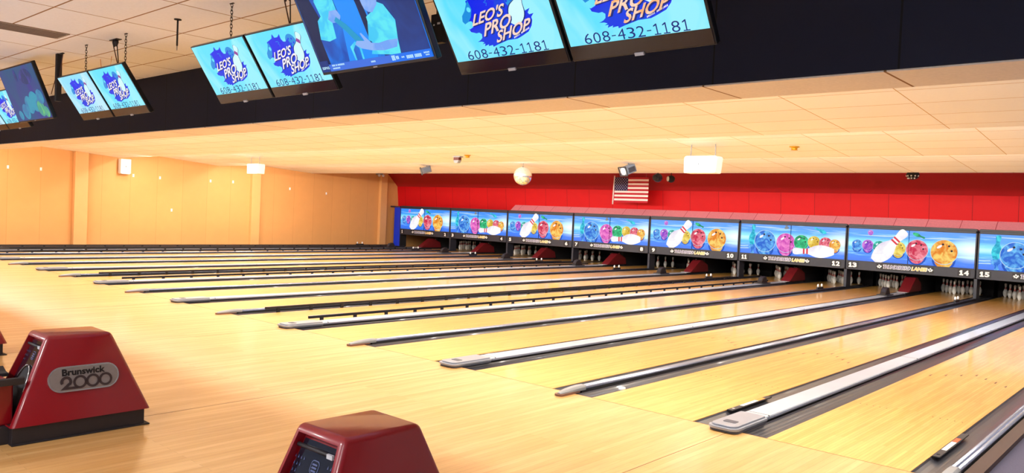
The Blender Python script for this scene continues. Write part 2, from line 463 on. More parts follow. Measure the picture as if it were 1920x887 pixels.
# gutters: a shallow trough on each side of every lane
def gutter(name_label, x0, x1, grp):
    n = 8; w = x1 - x0; top = -0.006; prof = []
    for k in range(n + 1):
        a = PI * k / n
        prof.append((x0 + w / 2 - w / 2 * math.cos(a), top - 0.036 * math.sin(a)))
    prof += [(x1, -0.088), (x0, -0.088)]
    b = MB(); b.prism(prof, 0.002, 19.2, M_GUT, axis='y', smooth=False)
    o = b.build('gutter'); tag(o, name_label, 'gutter', grp); return o
CWH, CNH = 0.105, 0.045
for n in range(1, 17):
    x = lane_x(n)
    if n % 2:   # odd: narrow divider on its left, wide on its right
        gl, gr = GN, GW; cl, cr = CNH, CWH
    else:
        gl, gr = GW, GN; cl, cr = CWH, CNH
    gutter('dark grey gutter along the left edge of the lane numbered %d' % n, x - gl + cl + 0.001, x - 0.001, 'gutters beside the lanes')
    gutter('dark grey gutter along the right edge of the lane numbered %d' % n, x + LWD + 0.001, x + LWD + gr - cr - 0.001, 'gutters beside the lanes')

# wide divider caps between the two lanes of a pair
def wide_cap():
    t = thing('wide_divider', '', 'divider')
    b = MB(); b.box(-0.085, 0.085, 0.30, 16.45, -0.085, 0.030, M_CAPSIDE); b.build('cap_body', t)
    b = MB(); b.prism([(-0.105, 0.030), (0.105, 0.030), (0.101, 0.043), (0.090, 0.048), (-0.090, 0.048), (-0.101, 0.043)], 0.42, 16.45, M_CAPTOP, axis='y')
    for yy in (0.55, 5.1, 9.6): b.box(-0.1051, 0.1051, yy, yy + 0.008, 0.032, 0.0485, M_CAPSIDE)
    b.build('cap_top', t)
    b = MB(); b.box(0.1045, 0.110, 0.30, 16.45, 0.018, 0.036, M_RAIL); b.box(-0.110, -0.1045, 0.30, 16.45, 0.018, 0.036, M_RAIL); b.build('edge_trim', t)
    # nose: rounded plan, raised
    def plan(w, y0, r, n=7):
        out = [(-w, 0.46), (-w, y0 + r)]
        for k in range(1, n + 1):
            a = PI / 2 * k / n; out.append((-w + r - r * math.cos(a), y0 + r - r * math.sin(a)))
        for k in range(n):
            a = PI / 2 * k / n; out.append((w - r + r * math.sin(a), y0 + r - r * math.cos(a)))
        out += [(w, y0 + r), (w, 0.46)]
        return out
    b = MB(); b.prism(plan(0.128, -0.12, 0.06), 0.001, 0.022, M_NOSEIN, axis='z'); 
    b.prism(plan(0.132, -0.14, 0.07), 0.022, 0.046, M_NOSE, axis='z')
    b.prism(plan(0.112, -0.115, 0.06), 0.046, 0.060, M_NOSE, axis='z')
    o = b.build('nose', t, bevel=0.006)
    b = MB(); b.prism([(0.1135, 0.049)[0:2], (0.1135, 0.058), (-0.1135, 0.058), (-0.1135, 0.049)], -0.1165, -0.110, M_NOSEIN, axis='y')
    pl = MB(); pl.prism(rrect(-0.055, 0.055, 0.0, 0.08, 0.015), 0.060, 0.0625, M_NOSEIN, axis='z'); pl.build('nose_plate', t)
    return t
wc = wide_cap()
for j, x in enumerate(wides):
    lb = 'wide pale grey divider cap between the lanes numbered %d and %d' % (2 * j + 1, 2 * j + 2)
    o = wc if j == 0 else dup(wc)
    o.location = (x, 0, 0); tag(o, lb, 'divider', 'wide divider caps')
# narrow dividers between pairs
def narrow_cap():
    t = thing('narrow_divider', '', 'divider')
    b = MB(); b.box(-0.035, 0.035, 0.12, 17.0, -0.085, 0.018, M_CAPSIDE); b.build('rail_base', t)
    for s in (-1, 1):
        b = MB(); b.tube([(s * 0.019, 0.17, 0.032), (s * 0.019, 17.0, 0.032)], 0.017, M_RAIL, n=10); b.build('rail_tube', t)
    b = MB()
    secs = [(-0.20, 0.018, 0.030), (-0.17, 0.030, 0.040), (-0.08, 0.040, 0.052), (0.02, 0.043, 0.060), (0.10, 0.042, 0.063), (0.18, 0.040, 0.060)]
    rings = []
    for (yy, hw, hz) in secs:
        rings.append([(-hw, yy, 0.014), (-hw, yy, hz * 0.7), (-hw * 0.6, yy, hz), (hw * 0.6, yy, hz), (hw, yy, hz * 0.7), (hw, yy, 0.014)])
    vs = [p for r in rings for p in r]; fs = [tuple(range(6)), tuple(range(30, 36))]
    for i in range(5):
        for k in range(6): fs.append((i * 6 + k, i * 6 + (k + 1) % 6, (i + 1) * 6 + (k + 1) % 6, (i + 1) * 6 + k))
    b.add(vs, fs, M_CREAM, True); b.build('nose', t, bevel=0.002)
    b = MB(); b.prism(rrect(-0.045, 0.045, -0.225, 0.10, 0.035), 0.001, 0.020, mat('nose_foot_brown', S(120, 84, 70), 0.5), axis='z'); b.build('nose_foot', t)
    return t
nc = narrow_cap()
for j, x in enumerate(narrows):
    if j == 0: continue
    lb = 'narrow silver twin-tube divider between the lanes numbered %d and %d' % (2 * j, 2 * j + 1)
    if j == 8: lb = 'silver divider rail at the outer edge of the lane numbered 16'
    o = nc if j == 1 else dup(nc)
    o.location = (x, 0, 0); tag(o, lb, 'divider', 'narrow divider rails')
t = thing('edge_curb', 'dark curb filling the strip between lane 1 and the tan wall', 'curb')
b = MB(); b.box(XL + 0.03, lane_x(1) - GN + 0.04, 0.0, 16.85, -0.09, 0.02, M_DARK); b.build('curb_body', t)
b = MB(); b.box(XL + 0.12, XL + 0.2, 0.0, 16.85, 0.02, 0.035, M_RAIL); b.build('curb_rail', t)
b = MB(); b.box(narrows[8] + 0.05, narrows[8] + 0.15, -0.05, 17, -0.02, 0.02, mat('brown_edge', S(70, 48, 40), 0.6)); tag(b.build('edge_curb'), 'dark brown curb along the right side of the last lane', 'curb')

# bumper rails on lanes 1, 2, 7 and 11
def bumper():
    t = thing('bumper_rail', '', 'bumper rail')
    b = MB(); b.box(-0.012, 0.012, 0.0, 15.6, 0.052, 0.088, M_DARK); b.box(-0.013, 0.013, 0.0, 0.6, 0.0885, 0.092, M_RAIL); b.box(-0.014, 0.014, 0.6, 15.6, 0.0885, 0.0905, M_CHAR); b.build('rail', t)
    for k in range(26):
        b = MB(); b.box(-0.014, 0.014, 0.20 + k * 0.6, 0.25 + k * 0.6, -0.030, 0.062, M_DARK); b.build('post', t)
    return t
bp = bumper(); first = True
for n in (1, 2, 7, 11):
    x = lane_x(n)
    for side, xx in (('left', x - 0.055), ('right', x + LWD + 0.055)):
        o = bp if first else dup(bp); first = False
        o.location = (xx, 0.48, 0)
        tag(o, 'black bumper rail raised along the %s side of the lane numbered %d' % (side, n), 'bumper rail', 'raised bumper rails')

# ------------------------------------------------------------------ masking units
EM = lambda nm, c, k=1.0, **kw: emis(nm, c, k, **kw)
def art_back():
    m = bpy.data.materials.new('mask_print_water'); m.use_nodes = True
    nt = m.node_tree; N = nt.nodes; L = nt.links; bs = N['Principled BSDF']
    tc = N.new('ShaderNodeTexCoord'); sp = N.new('ShaderNodeSeparateXYZ'); L.new(tc.outputs['Object'], sp.inputs[0])
    mr = N.new('ShaderNodeMapRange'); mr.inputs['From Min'].default_value = 0.80; mr.inputs['From Max'].default_value = 1.70
    L.new(sp.outputs[2], mr.inputs['Value'])
    mp = N.new('ShaderNodeMapping'); mp.inputs['Scale'].default_value = (0.7, 1, 9); L.new(tc.outputs['Object'], mp.inputs['Vector'])
    nz = N.new('ShaderNodeTexNoise'); nz.inputs['Scale'].default_value = 1.3; nz.inputs['Detail'].default_value = 4; nz.inputs['Distortion'].default_value = 0.4
    L.new(mp.outputs['Vector'], nz.inputs['Vector'])
    ad = N.new('ShaderNodeMath'); ad.operation = 'MULTIPLY_ADD'; ad.inputs[1].default_value = 0.16; ad.inputs[2].default_value = -0.08
    L.new(nz.outputs['Fac'], ad.inputs[0])
    a2 = N.new('ShaderNodeMath'); a2.operation = 'ADD'; L.new(mr.outputs[0], a2.inputs[0]); L.new(ad.outputs[0], a2.inputs[1])
    cr = N.new('ShaderNodeValToRGB'); e = cr.color_ramp.elements
    e[0].position = 0; e[0].color = S(6, 92, 214); e[1].position = 1; e[1].color = S(10, 120, 222)
    for p_, c_ in ((0.26, S(14, 118, 236)), (0.42, S(60, 176, 250)), (0.54, S(176, 232, 255)), (0.64, S(110, 206, 252)), (0.76, S(20, 140, 240))):
        q = e.new(p_); q.color = c_
    L.new(a2.outputs[0], cr.inputs['Fac'])
    # bright streaks
    c2 = N.new('ShaderNodeValToRGB'); c2.color_ramp.elements[0].position = 0.56; c2.color_ramp.elements[0].color = (0, 0, 0, 1)
    c2.color_ramp.elements[1].position = 0.72; c2.color_ramp.elements[1].color = (1, 1, 1, 1)
    L.new(nz.outputs['Fac'], c2.inputs['Fac'])
    mx = N.new('ShaderNodeMixRGB'); mx.inputs['Color2'].default_value = S(170, 240, 255)
    ml = N.new('ShaderNodeMath'); ml.operation = 'MULTIPLY'; ml.inputs[1].default_value = 0.75
    L.new(c2.outputs['Color'], ml.inputs[0]); L.new(ml.outputs[0], mx.inputs['Fac']); L.new(cr.outputs['Color'], mx.inputs['Color1'])
    # pale glow printed towards the right end, at mid height
    mp2 = N.new('ShaderNodeMapping'); mp2.inputs['Location'].default_value = (-1.50 * 1.6, 0, -1.27 * 2.7); mp2.inputs['Scale'].default_value = (1.6, 0, 2.7)
    L.new(tc.outputs['Object'], mp2.inputs['Vector'])
    gr = N.new('ShaderNodeTexGradient'); gr.gradient_type = 'SPHERICAL'; L.new(mp2.outputs['Vector'], gr.inputs['Vector'])
    m2 = N.new('ShaderNodeMixRGB'); m2.inputs['Color2'].default_value = S(232, 248, 255)
    L.new(gr.outputs['Fac'], m2.inputs['Fac']); L.new(mx.outputs['Color'], m2.inputs['Color1'])
    L.new(m2.outputs['Color'], bs.inputs['Emission Color']); bs.inputs['Emission Strength'].default_value = 1.1
    bs.inputs['Base Color'].default_value = (0.02, 0.05, 0.1, 1); bs.inputs['Roughness'].default_value = 0.3
    return m
E_WATER = art_back()
def ballmat(nm, a, c): return emis('print_' + nm, a, 0.95, col2=c, nscale=5.5, lo=0.38, hi=0.64)
E_BLUE = ballmat('blue', S(20, 100, 214), S(110, 196, 250)); E_PURP = ballmat('violet', S(130, 60, 200), S(222, 130, 226))
E_TEAL = ballmat('teal', S(0, 120, 120), S(70, 214, 190)); E_YELL = ballmat('yellow', S(214, 170, 40), S(250, 232, 120))
E_CRIM = ballmat('crimson', S(206, 30, 74), S(250, 150, 166)); E_ORNG = ballmat('orange', S(232, 130, 20), S(252, 214, 110))
E_MAG = ballmat('magenta', S(204, 60, 180), S(250, 140, 214)); E_CYAN = emis('print_cyan', S(0, 160, 200), 0.95, col2=S(60, 220, 236), nscale=8)
E_GREEN = ballmat('green', S(0, 140, 90), S(60, 220, 150)); E_WHITE = emis('print_white', S(250, 250, 250), 0.98, col2=S(226, 214, 236), nscale=2.2, lo=0.45, hi=0.75)
E_PRED = emis('print_red', S(226, 40, 60), 0.95); E_HOLE = emis('print_dark', S(40, 30, 50), 0.6); E_RIM = emis('print_rim', S(190, 226, 246), 0.9)
E_DEEP = emis('print_deep_blue', S(10, 84, 196), 0.9); E_GREY = emis('print_grey', S(130, 140, 150), 0.9)
PINP = [(0, .0), (.30, .02), (.42, .10), (.60, .22), (.80, .33), (.97, .42), (1, .5), (.95, .58), (.70, .70), (.42, .78), (.36, .84), (.46, .92), (.50, .96), (.38, .995), (0, 1.0)]
PINH = [(0, 0), (.43, 0.0), (.59, .045), (.72, .10), (.86, .17), (.955, .235), (1.0, .31), (.985, .36), (.93, .42), (.83, .47), (.70, .52), (.56, .57), (.45, .62), (.395, .67), (.395, .72), (.44, .78), (.50, .85), (.535, .90), (.52, .935), (.46, .965), (.33, .99), (.0, 1.0)]
PINW = PINH
def pin_print(b, base, tip, hw, fn, d, m, stripes=True, inv=False):
    L_ = math.hypot(tip[0] - base[0], tip[1] - base[1]); ux, uy = (tip[0] - base[0]) / L_, (tip[1] - base[1]) / L_
    def at(s, t): return (base[0] + ux * L_ * t - uy * s * hw, base[1] + uy * L_ * t + ux * s * hw)
    out = [at(s, t) for s, t in PINW] + [at(-s, t) for s, t in reversed(PINW[1:-1])]
    b.flat(out, fn, d, m)
    if stripes:
        for t0, t1 in ((0.62, 0.66), (0.70, 0.74)):
            b.flat([at(.45, t0), at(.42, t1), at(-.42, t1), at(-.45, t0)], fn, d + 0.0006, E_PRED)
def ball_print(b, x, z, r, fn, d, m, refl=True):
    if refl: b.flat(circ(x, z - r * 0.62, r * 0.86, r * 0.86), fn, d, E_DEEP); b.flat(circ(x, z - r * 0.50, r * 0.72, r * 0.86), fn, d + 0.0005, m)
    b.flat(circ(x, z, r * 1.02), fn, d + 0.001, E_RIM); b.flat(circ(x, z, r * 0.975), fn, d + 0.0015, m)
    for dx, dz in ((0.35, 0.5), (0.55, 0.12), (-0.1, 0.62)):
        b.flat(circ(x + dx * r, z + dz * r, r * 0.085, n=12), fn, d + 0.002, E_HOLE)
    b.flat(circ(x - 0.35 * r, z + 0.42 * r, r * 0.22, r * 0.1, n=12, rot=0.6), fn, d + 0.002, E_WHITE)
HALF = P / 2 - 0.012
UW = 2 * (HALF - 0.035)
def mk_art(kind, t):
    """two printed panels butted at the middle; the print lies on them"""
    fn = lambda u, v, d: (-UW / 2 + u, -0.012 - d, 0.80 + v)
    X = lambda u: u * UW
    Z = lambda v: v * 0.90
    b = MB()
    b.box(-UW / 2, UW / 2, -0.012, 0.0, 0.80, 1.70, E_WATER)
    if kind == 'A':
        b.flat([(X(.02), Z(.80)), (X(.30), Z(.83)), (X(.5), Z(.80)), (X(.3), Z(.78))], fn, .0005, E_RIM)
        b.flat([(X(.55), Z(.78)), (X(.75), Z(.84)), (X(.98), Z(.83)), (X(.8), Z(.79))], fn, .0005, E_RIM)
        ball_print(b, X(.185), Z(.89), .075, fn, .001, E_PURP, False)
        ball_print(b, X(.076), Z(.50), .145, fn, .001, E_BLUE)
        ball_print(b, X(.167), Z(.50), .155, fn, .004, E_PURP)
        ball_print(b, X(.262), Z(.47), .165, fn, .007, E_TEAL)
        ball_print(b, X(.42), Z(.45), .19, fn, .008, E_YELL)
        ball_print(b, X(.568), Z(.44), .275, fn, .011, E_CRIM)
        ball_print(b, X(.775), Z(.42), .325, fn, .014, E_ORNG)
        pin_print(b, (X(.53), Z(.93)), (X(.625), Z(.80)), .05, fn, .015, E_GREEN, False)
        pin_print(b, (X(.225), Z(.03)), (X(.475), Z(.985)), .235, fn, .018, E_WHITE)
    else:
        b.flat([(X(.0), Z(.93)), (X(.3), Z(.93)), (X(.6), Z(.84)), (X(.3), Z(.885))], fn, .0005, E_RIM)
        b.flat([(X(.6), Z(.93)), (X(.8), Z(.84)), (X(.99), Z(.82)), (X(.8), Z(.81))], fn, .0005, E_RIM)
        b.flat([(X(.0), Z(.26)), (X(.08), Z(.27)), (X(.09), Z(.24)), (X(.0), Z(.23))], fn, .0005, E_RIM)
        b.flat([(X(.0), Z(.18)), (X(.08), Z(.19)), (X(.09), Z(.16)), (X(.0), Z(.15))], fn, .0005, E_RIM)
        pin_print(b, (X(.118), Z(.33)), (X(.128), Z(.0)), .10, fn, .001, E_BLUE, False)
        pin_print(b, (X(.118), Z(.30)), (X(.132), Z(.985)), .115, fn, .002, E_CYAN, False)
        ball_print(b, X(.25), Z(.44), .33, fn, .003, E_BLUE)
        ball_print(b, X(.455), Z(.42), .29, fn, .007, E_MAG)
        ball_print(b, X(.605), Z(.46), .225, fn, .010, E_GREEN)
        ball_print(b, X(.722), Z(.49), .185, fn, .012, E_YELL)
        ball_print(b, X(.828), Z(.47), .185, fn, .014, E_CRIM)
        ball_print(b, X(.912), Z(.44), .165, fn, .016, E_ORNG)
        pin_print(b, (X(.46), Z(.88)), (X(.455), Z(.995)), .075, fn, .014, E_GREY, False)
        pin_print(b, (X(.83), Z(.80)), (X(.72), Z(.96)), .055, fn, .016, E_CYAN, False)
        pin_print(b, (X(.91), Z(.22)), (X(.525), Z(.17)), .185, fn, .020, E_WHITE)
    b.box(-0.004, 0.004, -0.036, -0.010, 0.80, 1.70, M_DARK)
    return b.build('graphic_panel', t, fix=False)

M_PLATE = mat('plate_black', S(12, 12, 22), 0.4)
M_TNAVY = mat('letter_navy', S(46, 36, 130), 0.5); M_TGOLD = mat('letter_gold', S(250, 206, 100), 0.5); M_TWHITE = mat('letter_white', S(250, 250, 250), 0.5)
MARKS = None
def mask_unit(j):
    n1, n2 = 2 * j + 1, 2 * j + 2
    kind = 'A' if j % 2 == 0 else 'B'
    desc = 'a tilted pin and big balls' if kind == 'A' else 'a lying pin and ball row'
    t = thing('masking_unit', 'lit blue mural of %s above lanes %d and %d' % (desc, n1, n2), 'masking unit', (wides[j], YM, 0), group='masking units above the pins')
    # frame with rounded top corners
    b = MB()
    pr = [(-HALF, 0.56), (-HALF, 1.77)] + [(-HALF + 0.05 - 0.05 * math.cos(a), 1.77 + 0.05 * math.sin(a)) for a in (PI / 6, PI / 3, PI / 2)] + \
         [(HALF - 0.05 + 0.05 * math.sin(a), 1.77 + 0.05 * math.cos(a)) for a in (0, PI / 6, PI / 3, PI / 2)] + [(HALF, 0.56), (HALF - 0.02, 0.54), (-HALF + 0.02, 0.54)]
    b.prism(pr, 0.0, 0.09, M_CHAR, axis='y')
    b.box(-HALF, HALF, -0.022, 0.002, 1.705, 1.765, M_CHAR)
    b.box(-HALF, -UW / 2, -0.022, 0.002, 0.56, 1.765, M_CHAR); b.box(UW / 2, HALF, -0.022, 0.002, 0.56, 1.765, M_CHAR)
    b.build('frame', t, bevel=0.006)
    mk_art(kind, t)
    b = MB(); b.prism(rrect(-HALF + 0.01, HALF - 0.01, 0.545, 0.795, 0.05), -0.034, 0.0, M_CHAR, axis='y'); b.build('fascia_board', t, bevel=0.006)
    fn = lambda u, v, d: (u, -0.034 - d, v)
    for n, xc in ((n1, -HALF + 0.19), (n2, HALF - 0.25)):
        b = MB(); wdt = 0.078 if n < 10 else 0.115
        b.box(xc - wdt - 0.03, xc + wdt + 0.03, -0.040, -0.034, 0.585, 0.765, M_PLATE)
        w2 = 0.060 if n < 10 else 0.112
        if n == 1: w2 = 0.036
        if n == 11: w2 = 0.085
        put_digits(b, str(n), (xc - w2, 0.610), (xc + w2, 0.610), (xc - w2, 0.742), fn, 0.0075, M_TWHITE, 0.05, stroke=0.40, gap=0.12)
        b.build('number_plate', t, fix=False)
    # name sign
    b = MB(); c = -0.07 if kind == 'A' else -0.1
    b.box(c - 0.72, c + 0.72, -0.040, -0.034, 0.60, 0.765, M_PLATE)
    put_text(b, 'THUNDERBIRD', (c - 0.565, 0.628), (c + 0.145, 0.628), (c - 0.540, 0.742), fn, 0.0068, M_TWHITE, 0.085)
    put_text(b, 'THUNDERBIRD', (c - 0.550, 0.637), (c + 0.130, 0.637), (c - 0.530, 0.733), fn, 0.0078, M_TNAVY, 0.015)
    put_text(b, 'LANES', (c + 0.170, 0.628), (c + 0.560, 0.628), (c + 0.190, 0.740), fn, 0.0068, M_TWHITE, 0.085)
    put_text(b, 'LANES', (c + 0.185, 0.637), (c + 0.545, 0.637), (c + 0.203, 0.731), fn, 0.0078, M_TGOLD, 0.035)
    for sx in (-1, 1):
        xc = c + sx * 0.640; zc = 0.684
        wing = [(-.06, .0), (-.045, .035), (-.02, .015), (-.012, .05), (.02, .052), (.012, .02), (.045, .02), (.06, -.005), (.035, -.02), (.04, -.045), (.01, -.035), (-.01, -.055), (-.03, -.03)]
        b.flat([(xc + p_[0] * sx * 1.1, zc + p_[1]) for p_ in wing], fn, 0.0072, M_TWHITE)
        b.flat(circ(xc, zc, 0.016, n=12), fn, 0.0080, M_BLACK)
    b.build('name_sign', t, fix=False)
    return t
for j in range(8): mask_unit(j)
# end post and shelf
t = thing('end_post', 'royal blue end post closing the gap left of the number 1', 'post', ((narrows[0] + 0.0) - 0.20, YM, 0))
b = MB(); b.box(-0.20, 0.19, -0.02, 0.10, -0.05, 1.74, M_BLUEPOST); b.build('post_panel', t, bevel=0.008)
b = MB(); b.box(-0.46, 0.2, -0.05, 0.12, 1.745, 1.80, M_CHAR); b.build('top_shelf', t, bevel=0.006)

# pit partitions between the pairs, pit back curtain, pin decks
for j, x in enumerate(narrows):
    b = MB(); b.box(x - 0.036, x + 0.036, 16.93, 17.28, -0.08, 0.54, M_CHAR if j else M_DARK)
    lb = 'dark upright partition board between the pin decks of %d and %d' % (2 * j, 2 * j + 1)
    if j == 0: lb = 'dark upright partition board left of the pin deck of lane 1'
    if j == 8: lb = 'dark upright partition board right of the pin deck of lane 16'
    tag(b.build('pit_partition'), lb, 'partition', 'partitions between the pin decks')
for j, x in enumerate(wides):
    b = MB(); b.box(x - 0.075, x + 0.075, 17.7, 19.6, -0.08, 0.54, M_DARK)
    tag(b.build('pit_partition'), 'black upright partition behind the red ball lift of %d and %d' % (2 * j + 1, 2 * j + 2), 'partition', 'partitions behind the ball lifts')
for n in range(1, 17):
    b = MB(); x = lane_x(n); xa, xb = (x - 0.19, x + LWD + 0.24) if n % 2 else (x - 0.24, x + LWD + 0.19)
    b.box(xa, xb, 19.55, 19.6, -0.08, 0.9, M_PIT)
    tag(b.build('pit_curtain'), 'black curtain hanging behind the pins of the lane numbered %d' % n, 'curtain', 'pit curtains')
# red ball lifts
def lift():
    t = thing('ball_lift', '', 'ball lift')
    b = MB()
    b.prism([(16.66, 0.05), (17.24, 0.42), (17.30, 0.44), (17.42, 0.43), (17.78, 0.28), (17.84, 0.05)], -0.14, 0.14, M_WEDGE, axis='x')
    b.build('lift_hood', t, bevel=0.012)
    b = MB(); b.box(-0.10, 0.10, 16.5, 17.8, -0.08, 0.05, M_CAPSIDE); b.build('lift_base', t)
    b = MB(); b.box(-0.125, 0.125, 16.50, 16.68, 0.05, 0.058, M_GREYTXT); b.build('lift_lip', t)
    return t
lf = lift()
for j, x in enumerate(wides):
    o = lf if j == 0 else dup(lf)
    o.location = (x, 0, 0); tag(o, 'dark red sloping ball lift between the pin decks of %d and %d' % (2 * j + 1, 2 * j + 2), 'ball lift', 'red ball lifts')
# black ball detectors on the wide caps
def detector():
    t = thing('ball_detector', '', 'detector')
    b = MB(); b.prism([(-0.22, 0.0), (-0.10, 0.16), (0.02, 0.20), (0.10, 0.19), (0.20, 0.0)], -0.07, 0.07, M_BASE, axis='x'); b.build('detector_body', t, bevel=0.012)
    b = MB(); b.box(-0.13, 0.13, -0.26, 0.26, 0.0, 0.022, M_CAPSIDE); b.build('detector_foot', t, bevel=0.004)
    b = MB(); b.prism([(-0.165, 0.085), (-0.10, 0.171), (-0.093, 0.166), (-0.158, 0.080)], -0.045, 0.045, M_CHAR, axis='x'); b.build('detector_window', t)
    return t
dt = detector()
for j, x in enumerate(wides):
    o = dt if j == 0 else dup(dt)
    o.location = (x, 15.1, 0.049); tag(o, 'black wedge shaped detector on the cap between lanes %d and %d' % (2 * j + 1, 2 * j + 2), 'detector', 'black ball detectors')
# small paired white knobs on the narrow dividers
def knobs():
    t = thing('sensor_pair', '', 'sensor')
    b = MB(); b.box(-0.02, 0.02, -0.20, 0.20, 0.0, 0.05, M_CAPSIDE); b.build('sensor_base', t)
    for s in (-1, 1):
        b = MB(); b.sphere((0, s * 0.13, 0.095), 0.036, M_WHITE, n=8, sc=(0.7, 0.9, 1.2)); b.build('sensor_knob', t)
    return t
kn = knobs()
for j, x in enumerate(narrows):
    if j == 8: continue
    o = kn if j == 0 else dup(kn)
    o.location = (x if j else x - 0.42, 15.05, 0.049 if j else 0.036)
    tag(o, ('pair of small white knobs on the divider between lanes %d and %d' % (2 * j, 2 * j + 1)) if j else 'pair of small white knobs on the curb by the tan wall', 'sensor', 'white knob pairs on the dividers')

# ------------------------------------------------------------------ pins
PPROF = [(0.0001, 0), (0.0258, 0.0), (0.0290, 0.004), (0.0358, 0.019), (0.0496, 0.057), (0.0578, 0.086), (0.0605, 0.114), (0.0578, 0.149), (0.0453, 0.184), (0.0313, 0.219), (0.0248, 0.240), (0.0232, 0.254), (0.0236, 0.272), (0.0265, 0.298), (0.0318, 0.336), (0.0323, 0.343), (0.0300, 0.360), (0.0220, 0.374), (0.0100, 0.380), (0.0001, 0.381)]
b = MB(); b.lathe(PPROF, M_PIN, n=14, mfun=lambda i: M_PINRED if i in (9, 11) else M_PIN)
pin0 = b.build('bowling_pin')
ROWY = 0.264
PINSPOT = [(0, 0, 'at the front point of the triangle'), (-1, 1, 'second row, left'), (1, 1, 'second row, right'), (-2, 2, 'third row, left'), (0, 2, 'third row, middle'), (2, 2, 'third row, right'),
           (-3, 3, 'back row, left corner'), (-1, 3, 'back row, left of middle'), (1, 3, 'back row, right of middle'), (3, 3, 'back row, right corner')]
MISSING = {9: (), 10: ()}
first = True
for n in range(1, 17):
    xc = lane_x(n) + LWD / 2
    for (hx, ry, where) in PINSPOT:
        o = pin0 if first else pin0.copy()
        if not first: COL.objects.link(o)
        first = False
        o.location = (xc + hx * 0.1524, 18.29 + ry * ROWY, 0.0005)
        tag(o, 'white bowling pin of lane %d, %s' % (n, where), 'bowling pin', 'pins set on the lanes')

# ------------------------------------------------------------------ foul sensors and small gutter pieces
for n, cm, yy, L_ in ((15, M_ORANGE, 0.62, 0.85), (16, M_ORANGE2, 0.55, 0.95)):
    xx = lane_x(n) + LWD + 0.005
    t = thing('foul_sensor', 'long black sensor box with white and %s label beside the lane numbered %d' % ('yellow' if n == 15 else 'red', n), 'sensor', (xx, yy, 0))
    b = MB(); b.box(0.0, 0.055, 0.0, L_, -0.006, 0.006, M_CAPSIDE); b.build('sensor_box', t, bevel=0.004)
    b = MB(); b.box(0.010, 0.046, 0.24, 0.56, 0.006, 0.008, M_WHITE); b.box(0.010, 0.046, 0.56, 0.72, 0.006, 0.008, cm); b.build('sensor_label', t)
    b = MB(); b.box(0.018, 0.040, 0.06, 0.085, 0.006, 0.008, M_GREYTXT if n == 15 else M_BLACK); b.build('sensor_eye', t)
b = MB(); b.sphere((0, 0, 0), 0.05, M_WHITE, n=8, sc=(0.5, 1.1, 0.35)); b.box(-0.015, 0.015, -0.04, 0.04, -0.012, 0, M_WHITE)
tag(b.build('gutter_reflector', loc=(lane_x(15) - 0.03, 0.55, 0.004)), 'small white reflector in the gutter left of the lane numbered 15', 'reflector')

